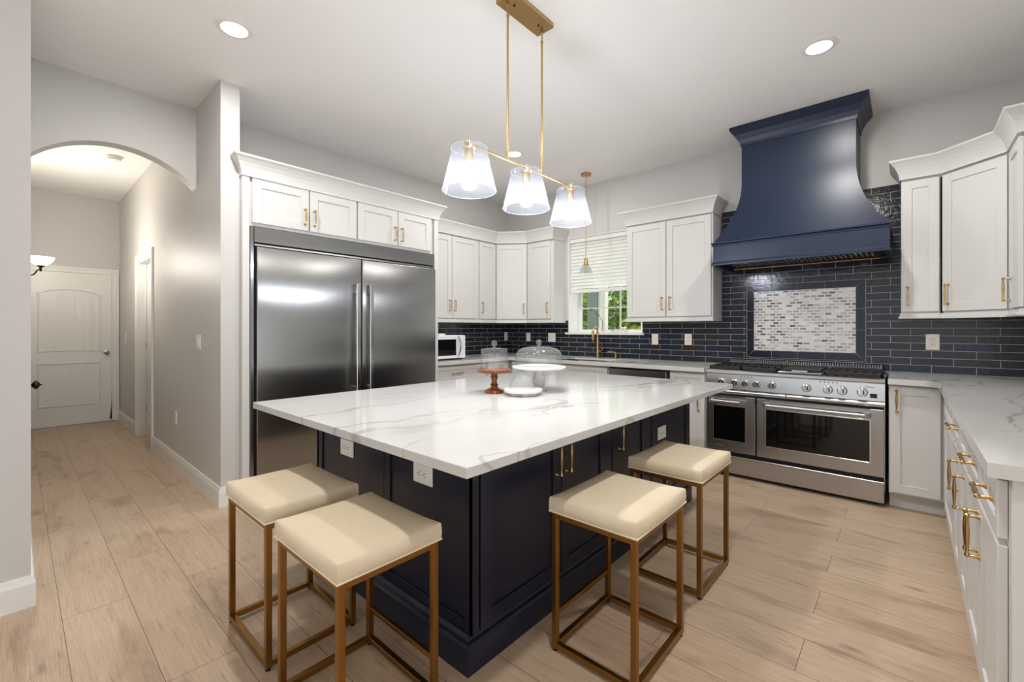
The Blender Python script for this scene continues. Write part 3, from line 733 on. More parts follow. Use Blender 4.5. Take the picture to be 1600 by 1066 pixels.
# -- worktops
ct = MB(); z0, z1 = ZC + .001, .921
SK = (4.18, 4.56, 2.40, 3.02)      # sink cut-out: x0 x1 y0 y1
ct.box(2.902, XR - .009, 3.64, YF - .009, z0, z1, .002)
ct.box(4.06, SK[0], 1.338, 3.64, z0, z1, .002); ct.box(SK[1], XR - .009, 1.338, 3.64, z0, z1, .002)
ct.box(SK[0], SK[1], 1.338, SK[2], z0, z1); ct.box(SK[0], SK[1], SK[3], 3.64, z0, z1)
tag(ct.build('countertop', M['quartz']), 'white quartz worktop running from the microwave past the sink to the range', 'countertop')
ct = MB()
ct.prism([(4.06, .096), (XR - .009, .096), (XR - .009, YS + .001), (1.69, YS + .001), (1.69, -.158), (3.9, -.158), (3.98, -.152), (4.03, -.13), (4.055, -.09)], z0, z1)
tag(ct.build('countertop', M['quartz']), 'white quartz worktop right of the range turning towards the camera', 'countertop')
# ------------------------------------------------------------------ dishwasher, range, hood, tile panel
t = thing('dishwasher', 'stainless steel dishwasher under the worktop right of the sink', 'dishwasher', (XB, 1.99, 0))
MB().box(XB + .03, XR - .01, 1.672, 2.306, .1, ZC).build('tub', M['dark'], t)
MB().box(XB - .022, XB + .03, 1.69, 2.298, .11, .862, .004).build('door', M['steel'], t)
MB().box(XB + .09, XB + .11, 1.68, 2.3, 0, .1).build('kick_plate', M['dark'], t)
mb = MB(); mb.tube([(XB - .05, 1.75, .76), (XB - .05, 2.24, .76)], .011, 10)
for yy in (1.77, 2.22): mb.tube([(XB - .05, yy, .76), (XB - .01, yy, .76)], .008, 8)
mb.build('handle', M['steel'], t, True)

RX, RY0, RY1 = 4.1, .112, 1.330
t = thing('range', 'wide stainless steel double oven range under the blue hood', 'range', (RX, (RY0 + RY1) / 2, 0))
mb = MB(); mb.box(RX + .03, XR - .012, RY0, RY1, .11, .9); mb.box(RX + .07, XR - .05, RY0 + .04, RY1 - .04, 0, .11)
mb.build('body', M['dark'], t)
mb = MB(); mb.box(RX + .01, XR - .012, RY0, RY0 + .006, .11, .88); mb.box(RX + .01, XR - .012, RY1 - .006, RY1, .11, .88); mb.build('side_panel', M['steel'], t)
# worktop with rolled front edge
mb = MB(); mb.prism([(RX - .022, .888), (RX - .016, .878), (RX + .04, .878), (XR - .014, .878), (XR - .014, .915), (RX - .006, .915), (RX - .018, .908)], RY0, RY1, 'y')
mb.build('cooktop', M['steel'], t)
mb = MB(); mb.prism([(RX - .004, .752), (RX + .03, .752), (RX + .03, .878), (RX + .006, .878)], RY0, RY1, 'y'); pan = mb.build('control_panel', M['steel'], t)
def knob(y, z):
    mb = MB(); x = RX + .001
    mb.lathe([(.033, 0), (.033, -.006), (.03, -.008), (.0285, -.03), (.024, -.034)], (x, y, z), 'x', 28)
    k = mb.build('knob', M['chromeknob'], t, True)
    m2 = MB(); m2.box(x - .043, x - .031, y - .005, y + .005, z - .026, z + .026, .002); m2.build('grip', M['chromeknob'], k)
    m3 = MB(); m3.box(x - .0385, x - .034, y - .0135, y - .0062, z - .014, z + .014, .001); m3.build('pointer', M['dark'], k)
for y in (1.20, 1.093, 1.012, .929, .815, .58, .443, .356, .238): knob(y, .81)
mb = MB()
for y0, n in ((1.045, 4), (.492, 5)):
    for i in range(n): mb.lathe([(.0045, -.003), (.0045, 0)], (RX + .006, y0 - i * .026, .864), 'x', 10)
mb.build('indicator_lamps', M['black'], t)
MB().box(RX - .003, RX + .004, .155, .195, .772, .803, .001).build('display', M['blackglass'], t)
# faint engraved maker's strip on the panel and the little badge on the small door
MB().box(RX + .0005, RX + .003, .17, .225, .845, .853).build('engraved_strip', M['nickel'], t)
# rolled trim under the panel, in two lengths
mb = MB(); mb.lathe([(.02, RY0), (.02, .712)], (RX + .0, 0, .728), 'y', 18); mb.lathe([(.02, .718), (.02, RY1)], (RX + .0, 0, .728), 'y', 18)
mb.build('rolled_trim', M['steel'], t, True)
MB().box(RX + .012, RX + .03, RY0 + .005, RY1 - .005, .68, .752).build('vent_gap', M['black'], t)
def oven_door(y0, y1, gy0, gy1, gz0, gz1, hy0, hy1, badge):
    X = RX - .022; zb, ztp = .216, .694
    mb = MB()
    mb.box(X, RX + .028, y0, gy0, zb, ztp, .003); mb.box(X, RX + .028, gy1, y1, zb, ztp, .003)
    mb.box(X + .0002, RX + .027, gy0 - .004, gy1 + .004, zb + .001, gz0); mb.box(X + .0002, RX + .027, gy0 - .004, gy1 + .004, gz1, ztp - .001)
    d = mb.build('oven_door', M['steel'], t)
    fr = MB()
    fr.box(X - .003, X + .004, gy0 - .008, gy0, gz0 - .008, gz1 + .008, .001); fr.box(X - .003, X + .004, gy1, gy1 + .008, gz0 - .008, gz1 + .008, .001)
    fr.box(X - .003, X + .004, gy0, gy1, gz0 - .008, gz0, .001); fr.box(X - .003, X + .004, gy0, gy1, gz1, gz1 + .008, .001)
    fr.build('window_trim', M['chromeknob'], d)
    MB().box(X + .003, X + .012, gy0 - .002, gy1 + .002, gz0 - .002, gz1 + .002).build('window', M['blackglass'], d)
    mb = MB(); hx = X - .052
    mb.tube([(hx, hy0, .651), (hx, hy1, .651)], .0125, 14)
    h = mb.build('handle', M['steel'], d, True)
    for yy, s in ((hy0, 1), (hy1, -1)):
        mb = MB(); mb.prism([(X + .001, yy - s * .03), (X + .001, yy + s * .022), (hx, yy + s * .014), (hx - .013, yy + s * .004), (hx - .013, yy - s * .004), (hx + .01, yy - s * .02)], .636, .667)
        mb.build('handle_bracket', M['steel'], d)
    if badge:
        b = MB().box(X - .003, X + .001, 1.178, 1.243, .252, .266, .001).build('badge', M['nickel'], d)
        m2 = MB()
        for i in range(8): m2.box(X - .004, X - .0025, 1.183 + i * .0072, 1.188 + i * .0072, .255, .263)
        m2.build('lettering', M['chromeknob'], b)
oven_door(.935, 1.325, 1.012, 1.264, .312, .603, 1.03, 1.27, True)
oven_door(.118, .923, .197, .855, .312, .610, .215, .85, False)
mb = MB(); mb.box(RX - .012, RX + .028, RY0 + .004, RY1 - .004, .03, .18, .004); mb.build('drawer_panel', M['steel'], t)
MB().box(RX + .005, RX + .03, RY0 + .01, RY1 - .01, .18, .216).build('vent_gap', M['black'], t)
MB().box(RX - .018, RX - .01, RY0 + .004, RY1 - .004, .165, .181, .002).build('drawer_lip', M['steel'], t)
# grates and griddle
def grate(y0, y1, x0=4.15, x1=4.62):
    mb = MB(); zg = .945
    for (a, b, c_, d) in ((x0, x1, y0, y0 + .014), (x0, x1, y1 - .014, y1), (x0, x0 + .014, y0, y1), (x1 - .014, x1, y0, y1), ((x0 + x1) / 2 - .007, (x0 + x1) / 2 + .007, y0, y1)):
        mb.box(a, b, c_, d, .917, zg, .004)
    k = max(2, round((y1 - y0) / .055))
    for i in range(1, k):
        yy = y0 + (y1 - y0) * i / k
        mb.box(x0, x1, yy - .005, yy + .005, zg - .016, zg, .003)
    return mb.build('burner_grate', M['dark'], t)
grate(1.06, 1.318); grate(.79, 1.055); grate(.128, .474)
mb = MB()
for y in (1.19, .92, .30):
    for x in (4.27, 4.5): mb.lathe([(.05, .915), (.05, .925), (.032, .928), (.03, .936)], (x, y, 0), 'z', 20)
mb.build('burner_caps', M['dark'], t)
mb = MB(); mb.box(4.13, 4.62, .486, .782, .916, .926, .003)
g = mb.build('griddle_cover', M['steel'], t); MB().box(4.2, 4.62, .50, .768, .926, .946, .004).build('griddle_plate', M['dark'], g)
mb = MB(); mb.box(4.145, 4.165, .58, .69, .926, .94, .004); mb.build('griddle_handle', M['chromeknob'], g)
mb = MB(); mb.box(XR - .06, XR - .012, RY0 + .03, RY1 - .05, .915, .955, .002)
for i in range(64):
    y = RY0 + .035 + i * (RY1 - RY0 - .09) / 64; mb.box(XR - .061, XR - .025, y, y + .01, .954, .974, .001)
mb.build('island_trim', M['steel'], t)

# -- range hood
HY0, HY1 = .088, 1.286; hm = (HY0 + HY1) / 2 + .003
t = thing('range_hood', 'navy blue flared range hood above the range', 'range hood', (4.12, hm, 1.83))
xb = XR - .002
def ring(hw_, xf, z): return [(xb, hm - hw_, z), (xf, hm - hw_, z), (xf, hm + hw_, z), (xb, hm + hw_, z)]
secs = []
for i in range(25):
    z = 2.025 + (2.90 - 2.025) * i / 24
    k = max(0, (2.56 - z) / .535) ** 2.0
    secs.append(ring(.402 + .196 * k, 4.295 - .165 * k, z))
mb = MB(); vs = [[mb.bm.verts.new(p) for p in s] for s in secs]
for a, b in zip(vs, vs[1:]):
    for j in range(4): mb.bm.faces.new((a[j], a[(j + 1) % 4], b[(j + 1) % 4], b[j]))
mb.bm.faces.new(vs[0]); mb.bm.faces.new(vs[-1][::-1])
mb.build('canopy', M['hood'], t, True)
pth = lambda hw_, xf: [(xb, hm + hw_), (xf, hm + hw_), (xf, hm - hw_), (xb, hm - hw_)]
MB().sweep(pth(.402, 4.295), [(0, 2.885), (.006, 2.885), (.01, 2.91), (.022, 2.945), (.045, 2.985), (.07, 3.01), (.08, 3.02), (.082, 3.048), (0, 3.048)]).build('crown', M['hood'], t)
mb = MB()
mb.box(4.13, 4.15, HY0 + .004, HY1 - .004, 1.84, 2.02); mb.box(4.15, xb, HY0 + .004, HY0 + .024, 1.84, 2.02); mb.box(4.15, xb, HY1 - .024, HY1 - .004, 1.84, 2.02); mb.box(4.15, xb, HY0 + .024, HY1 - .024, 1.99, 2.015)
mb.build('mantle_band', M['hood'], t)
hw2 = (HY1 - HY0) / 2
mb = MB(); mb.sweep([(xb, hm + hw2 - .004), (4.13, hm + hw2 - .004), (4.13, hm - hw2 + .004), (xb, hm - hw2 + .004)], [(-.01, 2.0), (.006, 2.0), (.008, 2.01), (.004, 2.016), (.014, 2.02), (.014, 2.03), (.004, 2.034), (-.02, 2.034)])
mb.sweep([(xb, hm + hw2 - .004), (4.13, hm + hw2 - .004), (4.13, hm - hw2 + .004), (xb, hm - hw2 + .004)], [(-.012, 1.83), (.012, 1.83), (.012, 1.845), (.004, 1.852), (.002, 1.862), (-.012, 1.862)])
mb.build('moulding', M['hood'], t)
MB().box(4.16, xb, HY0 + .03, HY1 - .03, 1.862, 1.88).build('liner', M['dark'], t)
mb = MB()
for i in range(30): mb.box(4.36, 4.62, HY0 + .1 + i * .034, HY0 + .118 + i * .034, 1.856, 1.862)
mb.build('baffle_filter', M['steel'], t)
for y in (1.103, .694, .283):
    o = MB().lathe([(.032, 1.862), (.03, 1.858)], (4.28, y, 0), n=20).build('hood_lamp', M['hoodlens'], t, True)
    lamp('hood_light', 'SPOT', (4.28, y, 1.852), 1.6 if y > 1 else .5, (.9, .95, 1), t, spot_size=R(120), spot_blend=.8, shadow_soft_size=.03)
mb = MB(); mb.tube([(4.60, HY0 + .07, 1.838), (4.60, HY1 - .05, 1.838)], .006, 8)
for y in (HY0 + .09, HY1 - .07): mb.tube([(4.60, y, 1.838), (4.60, y, 1.87)], .004, 6)
mb.build('utensil_rail', M['brass'], t, True)

# -- mosaic panel framed in dark border tiles
t = thing('mosaic_panel', 'white and grey mosaic panel in a dark tile frame behind the range', 'tile panel', (XR - .012, .70, 1.0))
y0, y1, z0, z1 = .252, 1.150, 1.0, 1.685; iy0, iy1, iz0, iz1 = .318, 1.088, 1.066, 1.622; xa, xb2 = XR - .0095, XR - .018
MB().box(xb2 + .003, XR - .008, iy0, iy1, iz0, iz1).build('mosaic_field', M['mosaic'], t)
def ftile(poly):
    mb = MB(); cxp = sum(p[0] for p in poly) / len(poly); czp = sum(p[1] for p in poly) / len(poly)
    q = []
    for a, b in poly: q.append((a + (.0016 if a < cxp else -.0016), b + (.0016 if b < czp else -.0016)))
    mb.prism(q, xb2, XR - .0085, 'x'); return mb.build('border_tile', M['bordertile'], t)
MB().box(xb2 + .004, XR - .0083, y0 - .002, y1 + .002, z0 - .002, iz0).box(xb2 + .004, XR - .0083, y0 - .002, y1 + .002, iz1, z1 + .002).box(xb2 + .004, XR - .0083, y0 - .002, iy0, iz0, iz1).box(xb2 + .004, XR - .0083, iy1, y1 + .002, iz0, iz1).build('border_grout', M['grout'], t)
ys = [iy0, .53, .735, .94, iy1]
for (za, zb_, top) in ((z0, iz0, 0), (iz1, z1, 1)):
    for k in range(4):
        a, b = ys[k], ys[k + 1]
        if top: poly = [(a, za), (b, za), (b if k < 3 else y1, zb_), (a if k else y0, zb_)]
        else: poly = [(a if k else y0, za), (b if k < 3 else y1, za), (b, zb_), (a, zb_)]
        ftile(poly)
zs = [iz0, 1.26, 1.44, iz1]
for (ya, yb, rt) in ((y0, iy0, 0), (iy1, y1, 1)):
    for k in range(3):
        a, b = zs[k], zs[k + 1]
        if rt: poly = [(ya, a), (yb, a if k else z0), (yb, b if k < 2 else z1), (ya, b)]
        else: poly = [(ya, a if k else z0), (yb, a), (yb, b), (ya, b if k < 2 else z1)]
        ftile(poly)
# ------------------------------------------------------------------ island
IX0, IX1, IY0, IY1, IZ = 1.13, 3.33, 1.2, 2.471, .846
t = thing('kitchen_island', 'navy blue kitchen island base with panelled sides', 'kitchen island', ((IX0 + IX1) / 2, (IY0 + IY1) / 2, 0))
mb = MB(); mb.box(IX0 + .021, IX1 - .02, IY0 + .021, IY1 - .02, .02, IZ); mb.build('carcass', M['navy'], t)
mb = MB(); mb.sweep([(IX0 - .036, IY1 + .01), (IX0 - .036, IY0 - .012), (IX1 + .01, IY0 - .012), (IX1 + .01, IY1 + .01), (IX0 - .036, IY1 + .01)], [(0, 0), (0, .1), (-.008, .108), (-.02, .113), (-.03, .128), (-.036, .13), (-.06, .13), (-.06, 0)])
mb.build('plinth', M['navy'], t)
# left face: two recessed panels (local frame: x runs from far to near)
def iface(name, spec, face, parent, stile=.06, stile_top=.06):
    """shaker panel on the left (x) or front (y) face of the island"""
    a0, a1, z0, z1 = spec
    mb = MB(); shaker(mb, a0, a1, z0, z1, stile)
    if face == 'front': mat_ = Matrix.Translation((0, IY0, 0))
    elif face == 'left': mat_ = Matrix(((0, 1, 0, IX0), (-1, 0, 0, 0), (0, 0, 1, 0), (0, 0, 0, 1)))     # x_local -> -Y
    elif face == 'right': mat_ = Matrix(((0, -1, 0, IX1), (1, 0, 0, 0), (0, 0, 1, 0), (0, 0, 0, 1)))
    else: mat_ = Matrix(((-1, 0, 0, 0), (0, -1, 0, IY1), (0, 0, 1, 0), (0, 0, 0, 1)))
    bmesh.ops.transform(mb.bm, matrix=mat_, verts=mb.bm.verts)
    return mb.build(name, M['navy'], parent)
iface('side_panel', (-2.471, -1.797, .125, IZ), 'left', t, .058); iface('side_panel', (-1.793, -1.2, .125, IZ), 'left', t, .045)
iface('side_panel', (1.2, 1.83, .125, IZ), 'right', t); iface('side_panel', (1.835, 2.471, .125, IZ), 'right', t)
iface('back_panel', (-3.33, -2.23, .125, IZ), 'back', t); iface('back_panel', (-2.225, -1.13, .125, IZ), 'back', t)
MB().box(IX0, IX0 + .032, IY0, IY0 + .021, .125, IZ, .001).build('corner_post', M['navy'], t)
def idoor(x0, x1, hx=None):
    d = iface('door', (x0, x1, .13, IZ - .012), 'front', t, .06)
    if hx:
        mb = pull('v', hx, .675, .15); bmesh.ops.transform(mb.bm, matrix=Matrix.Translation((0, IY0, 0)), verts=mb.bm.verts)
        mb.build('handle', M['brass'], d, True)
idoor(1.172, 1.692, 1.655); idoor(1.698, 2.11, 1.735)
MB().box(2.114, 2.172, IY0 + .004, IY0 + .022, .125, IZ, .001).build('stile', M['navy'], t)
idoor(2.176, 2.60, 2.245)
MB().box(2.604, 2.675, IY0 + .004, IY0 + .022, .125, IZ, .001).build('stile', M['navy'], t)
idoor(2.679, 3.318)
o = MB().box(.843, 3.392, .92, 2.597, IZ + .001, .88, .003, 2).build('island_countertop', M['quartz']); tag(o, 'large white veined quartz top of the navy island', 'countertop')
plate('island_outlet', 'white outlet under the island top at the left end, nearer the fridge', 'outlet', (IX0 + .0075, 2.143, .618), '-x', .128, .082, 'outlet_h')
plate('island_outlet', 'white outlet under the island top at the left end, nearer the front corner', 'outlet', (IX0 + .0075, 1.508, .622), '-x', .128, .082, 'outlet_h')
plate('island_outlet', 'white outlet on the front of the island behind the stool nearest the range', 'outlet', (2.84, IY0 + .0075, .545), '-y', .125, .082, 'outlet_h')

# ------------------------------------------------------------------ stools
def cushion(W, D, z0, z1):
    mb = MB(); n = 10
    def outline(dw, dd, mid, z):
        pts = []
        for sx, sy, ex, ey in ((-1, -1, 1, -1), (1, -1, 1, 1), (1, 1, -1, 1), (-1, 1, -1, -1)):
            for i in range(n):
                k = i / n; s = 2 * k - 1; b = mid * (1 - abs(s) ** 3)
                x = (sx + (ex - sx) * k) * (W / 2 + dw); y = (sy + (ey - sy) * k) * (D / 2 + dd)
                if sy == ey: y += b * (1 if sy > 0 else -1)
                else: x += b * (1 if sx > 0 else -1)
                pts.append((x, y, z))
        return pts
    h = z1 - z0
    def lift(pts, k): return [(x, y, z + k * max(0, (abs(x) / (W / 2)) ** 6 * (abs(y) / (D / 2)) ** 6)) for x, y, z in pts]
    L = [outline(0, 0, 0, z0), outline(.001, .001, .004, z0 + h * .2), outline(.002, .002, .006, z0 + h * .5), outline(.001, .001, .002, z0 + h * .85), lift(outline(-.0005, -.0005, -.004, z1), .004), lift(outline(-.005, -.005, -.005, z1 + .005), .003)]
    for f, dz in ((.9, .0105), (.72, .0145), (.45, .017), (.2, .018)): L.append([(x * f, y * f, z1 + dz) for x, y, z in outline(-.005, -.005, -.005, 0)])
    vs = [[mb.bm.verts.new(p) for p in l] for l in L]; q = len(vs[0])
    for a, b in zip(vs, vs[1:]):
        for j in range(q): mb.bm.faces.new((a[j], a[(j + 1) % q], b[(j + 1) % q], b[j]))
    mb.bm.faces.new(vs[0][::-1]); mb.bm.faces.new(vs[-1])
    return mb
def make_stool(label, loc, rz):
    """local frame: width along x, footrest bar on the +y side"""
    W, D, zt_ = .432, .358, .548
    t = thing('counter_stool', label, 'stool', (loc[0], loc[1], 0), rz, None)
    q = .011
    s = cushion(W + .012, D + .012, zt_ + .001, .602).build('seat_cushion', M['fabric'], t, True, rel=True)
    mb = MB(); e = .007
    mb.tube([(-W / 2 - e, -D / 2 - e, zt_ + .004), (W / 2 + e, -D / 2 - e, zt_ + .004), (W / 2 + e, D / 2 + e, zt_ + .004), (-W / 2 - e, D / 2 + e, zt_ + .004)], .0035, 8, closed=True)
    mb.build('piping', M['piping'], s, True, rel=True)
    for sx in (-1, 1):
        for sy in (-1, 1):
            x, y = sx * (W / 2 - q), sy * (D / 2 - q)
            l = MB().box(x - q, x + q, y - q, y + q, .011, zt_, .0015).build('leg', M['gold'], t, rel=True)
            MB().lathe([(.009, 0), (.0095, .012)], (x, y, 0), n=14).build('foot_cap', M['rubber'], l, True, rel=True)
    for sy in (-1, 1):
        y = sy * (D / 2 - q)
        MB().box(-W / 2 + 2 * q, W / 2 - 2 * q, y - q, y + q, zt_ - .022, zt_, .0012).build('seat_rail', M['gold'], t, rel=True)
        MB().box(-W / 2 + 2 * q, W / 2 - 2 * q, y - q, y + q, .014, .036, .0012).build('floor_rail', M['gold'], t, rel=True)
    for sx in (-1, 1):
        x = sx * (W / 2 - q)
        MB().box(x - q, x + q, -D / 2 + 2 * q, D / 2 - 2 * q, zt_ - .022, zt_, .0012).build('seat_rail', M['gold'], t, rel=True)
        MB().box(x - q, x + q, -D / 2 + 2 * q, D / 2 - 2 * q, .014, .036, .0012).build('floor_rail', M['gold'], t, rel=True)
    y = D / 2 - q
    MB().box(-W / 2 + 2 * q, W / 2 - 2 * q, y - .008, y + .008, .138, .156, .0012).build('footrest', M['gold'], t, rel=True)
    return t
st = make_stool('cream cushioned stool with gold frame at the left end of the island, nearer the fridge', (.795, 1.978), -PI / 2)
st['group'] = 'stools around the island'
for lab, p, rz in (('cream cushioned stool with gold frame at the left end of the island, nearest the camera', (.785, 1.41), -PI / 2),
                   ('cream stool with gold frame at the long front side of the island, nearer the corner', (1.628, .868), 0),
                   ('cream stool with gold frame at the long front side of the island, nearer the range', (2.345, .893), 0)):
    c = copy_tree(st); c.location = (p[0], p[1], 0); c.rotation_euler = (0, 0, rz); c['label'] = lab

# ------------------------------------------------------------------ ceiling lights
def can(label, x, y):
    t = thing('recessed_light', label, 'ceiling light', (x, y, H - .012), 0, 'recessed ceiling lights')
    MB().lathe([(.095, H - .0005), (.095, H - .006), (.07, H - .011), (.068, H - .004), (.068, H - .0005)], (x, y, 0), n=36).build('trim_ring', M['trim'], t, True)
    MB().lathe([(.067, H - .003), (.06, H - .0075)], (x, y, 0), n=32).build('lens', M['lens'], t, True)
    lamp('recessed_lamp', 'AREA', (x, y, H - .014), CAN_W, (1, .97, .93), t, shape='DISK', size=.12, spread=R(180))
can('lit recessed ceiling light above the arched hallway corner, upper left', .865, 2.97)
can('lit recessed ceiling light in front of the blue hood, upper right', 3.367, .41)
can('small lit recessed ceiling light seen behind the pendant rods', 3.371, 2.974)
can('lit recessed ceiling light above the camera end of the island, out of the picture', .865, .41)

PY = 1.595
t = thing('linear_pendant', 'brass linear pendant with three lit cone glass shades over the island', 'pendant light', (1.91, PY, 1.94))
mb = MB(); mb.box(1.725, 2.092, PY - .062, PY + .062, H - .028, H - .0005, .006); mb.build('ceiling_canopy', M['brass'], t)
mb = MB()
for x in (1.80, 2.01): mb.lathe([(.005, H - .034), (.005, H - .027)], (x, PY - .01, 0), n=10)
mb.build('canopy_screw', M['bronze'], t)
for x in (1.757, 2.055):
    r = MB().tube([(x, PY, 2.175), (x, PY, 2.955)], .006, 12).build('rod', M['brass'], t, True)
    mb = MB()
    for k, zz in enumerate((2.966, 2.986)):
        ring_ = [(x + .006 * math.cos(a) * (1 - k), PY + .006 * math.cos(a) * k, zz + .014 * math.sin(a)) for a in [2 * PI * i / 14 for i in range(14)]]
        mb.tube(ring_, .002, 6, closed=True)
    mb.lathe([(.004, 2.996), (.009, 3.0), (.009, H - .026)], (x, PY, 0), n=12); mb.lathe([(.008, 2.945), (.008, 2.955), (.004, 2.96)], (x, PY, 0), n=12)
    mb.build('loop', M['brass'], r, True)
mb = MB(); mb.tube([(1.44, PY, 2.175), (2.385, PY, 2.175)], .006, 12); mb.build('crossbar', M['brass'], t, True)
for x in (1.478, 1.912, 2.352):
    s = MB().lathe([(.133, 1.945), (.09, 2.125), (.0885, 2.152), (.086, 2.152), (.0875, 2.124), (.1305, 1.945)], (x, PY, 0), n=48, cap=False)
    s = s.build('glass_shade', M['shadeglass'], t, True)
    MB().lathe([(.0885, 2.1535), (.03, 2.1545)], (x, PY, 0), n=40, cap=False).build('shade_top', M['shadeglass'], s, True)
    for rr, zz, nm in ((.1318, 1.945, 'bottom_rim'), (.0875, 2.152, 'top_rim')):
        MB().tube([(x + rr * math.cos(a), PY + rr * math.sin(a), zz) for a in [2 * PI * i / 48 for i in range(48)]], .0022, 6, closed=True).build(nm, M['rimglass'], s, True)
    k = MB().lathe([(.012, 2.19), (.014, 2.168), (.03, 2.162), (.03, 2.152), (.024, 2.148), (.022, 2.092), (.019, 2.088)], (x, PY, 0), n=24).build('socket', M['brass'], t, True)
    MB().lathe([(.012, 2.092), (.014, 2.078), (.026, 2.055), (.03, 2.036), (.025, 2.015), (.012, 2.005), (.002, 2.004)], (x, PY, 0), n=24).build('bulb', M['bulb'], k, True)
    lamp('bulb_light', 'POINT', (x, PY, 2.0), BULB_W, (.95, .97, 1), t, shadow_soft_size=.035)
SX, SY = 4.36, 2.745
t = thing('sink_pendant', 'slim brass pendant with a bare bulb in a small clear glass shade before the window', 'pendant light', (SX, SY, 1.91))
MB().lathe([(.06, H - .0005), (.06, H - .02), (.015, H - .026), (.008, H - .045)], (SX, SY, 0), n=28).build('ceiling_canopy', M['brass'], t, True)
mb = MB(); mb.tube([(SX, SY, 2.07), (SX, SY, 2.86)], .005, 10)
for i in range(6):
    zz = 2.872 + i * .023; ring_ = [(SX + .005 * math.cos(a) * (i % 2), SY + .005 * math.cos(a) * ((i + 1) % 2), zz + .014 * math.sin(a)) for a in [2 * PI * j / 12 for j in range(12)]]
    mb.tube(ring_, .002, 6, closed=True)
mb.build('rod', M['brass'], t, True)
k = MB().lathe([(.008, 2.085), (.02, 2.075), (.022, 2.04), (.026, 2.02), (.024, 2.0)], (SX, SY, 0), n=20).build('socket', M['brass'], t, True)
MB().lathe([(.012, 2.0), (.016, 1.985), (.03, 1.96), (.032, 1.945), (.024, 1.922), (.004, 1.912)], (SX, SY, 0), n=20).build('bulb', M['clear'], k, True)
MB().lathe([(.028, 2.012), (.04, 1.995), (.078, 1.91), (.076, 1.91), (.038, 1.994), (.026, 2.01)], (SX, SY, 0), n=32, cap=False).build('glass_shade', M['clear'], t, True)

# ------------------------------------------------------------------ things on the island
zi = .88
x, y = 1.95, 1.881
o = MB().lathe([(.058, zi), (.06, zi + .006), (.055, zi + .016), (.034, zi + .026), (.022, zi + .034), (.02, zi + .042), (.026, zi + .05), (.018, zi + .058), (.0165, zi + .07), (.019, zi + .085), (.023, zi + .094), (.019, zi + .104), (.0185, zi + .115), (.024, zi + .121), (.09, zi + .123), (.101, zi + .127), (.103, zi + .136), (.1, zi + .143), (.092, zi + .145), (.088, zi + .14)], (x, y, 0), n=40)
t = thing('cake_stand', 'red brown wooden pedestal cake stand on the island', 'cake stand', (x, y, zi))
o.build('turned_stand', M['wood'], t, True)
zp = zi + .1408
def cloche(label, x, y, z, prof, knob_z, kr, n=44):
    t = thing('glass_cloche', label, 'cake dome', (x, y, z))
    inner = [(r - .0025, h - (.0025 if r < prof[0][0] * .97 else 0)) for r, h in prof[::-1] if r > .01]
    mb = MB(); mb.lathe(prof, (x, y, z), n=n, cap=False); mb.build('dome', M['cloche'], t, True)
    if kr:
        MB().lathe([(.007, 0), (.009, .004), (.007, .008)] + [(max(.002, kr * math.sin(a)), .008 + kr * (.95 - math.cos(a))) for a in [R(22) + R(158) * i / 9 for i in range(10)]], (x, y, z + knob_z), n=20).build('knob', M['cloche'], t, True)
    return t
cloche('straight sided glass dome with a ball knob on the wooden cake stand', x, y, zp, [(.083, .0), (.083, .004), (.082, .12), (.079, .129), (.01, .134), (.004, .135)], .134, .019)
x, y = 2.213, 1.742
t = thing('cake_stand', 'large white cake stand with a grey marble pedestal on the island', 'cake stand', (x, y, zi))
MB().lathe([(.05, zi), (.052, zi + .006), (.044, zi + .014), (.03, zi + .02), (.036, zi + .03), (.043, zi + .05), (.042, zi + .07), (.034, zi + .095), (.028, zi + .112), (.032, zi + .128)], (x, y, 0), n=36).build('pedestal', M['marble'], t, True)
MB().lathe([(.03, zi + .1285), (.12, zi + .132), (.16, zi + .138), (.171, zi + .146), (.171, zi + .152), (.16, zi + .155), (.15, zi + .153)], (x, y, 0), n=56).build('plate', M['marblewhite'], t, True)
cloche('wide domed glass cake cover on the large white marble cake stand', x, y, zi + .154, [(.149, 0), (.15, .004), (.149, .05), (.144, .08), (.13, .1), (.105, .114), (.06, .122), (.01, .124), (.004, .1245)], .124, .019)
x, y = 2.0, 1.694
t = thing('serving_board', 'small round white marble board under a glass dome, in front of the cake stands', 'serving board', (x, y, zi))
MB().lathe([(.088, zi), (.09, zi + .003), (.09, zi + .018)], (x, y, 0), n=44).build('base_ring', M['marble'], t, True)
MB().lathe([(.108, zi + .0185), (.113, zi + .022), (.113, zi + .034), (.11, zi + .037)], (x, y, 0), n=48).build('top_disc', M['marblewhite'], t, True)
cloche('small plain glass dome on the little round marble board', x, y, zi + .0375, [(.08, 0), (.0805, .004), (.079, .02), (.0725, .042), (.06, .061), (.043, .074), (.022, .083), (.003, .0865)], .09, 0)

# ------------------------------------------------------------------ things on the worktop by the window
zc = .9212
t = thing('microwave', 'white microwave with a dark window and a curved chrome handle beside the fridge panel', 'microwave', (3.2, 3.97, zc))
mb = MB(); mb.box(2.93, 3.462, 3.815, 4.18, zc + .016, 1.197, .006)
mb.build('body', M['whiteplastic'], t)
d = MB().box(2.932, 3.372, 3.797, 3.814, zc + .018, 1.195, .005).build('door', M['whiteplastic'], t)
MB().box(2.975, 3.318, 3.7955, 3.7985, .972, 1.152, .001).build('window', M['blackglass'], d)
mb = MB(); mb.tube([(3.347, 3.797, .965), (3.349, 3.775, .985), (3.352, 3.762, 1.03), (3.353, 3.758, 1.075), (3.352, 3.762, 1.12), (3.349, 3.775, 1.165), (3.347, 3.797, 1.185)], .0085, 10); mb.build('handle', M['chromeknob'], d, True)
p = MB().box(3.376, 3.46, 3.799, 3.8145, zc + .018, 1.195, .004).build('control_panel', M['whiteplastic'], t)
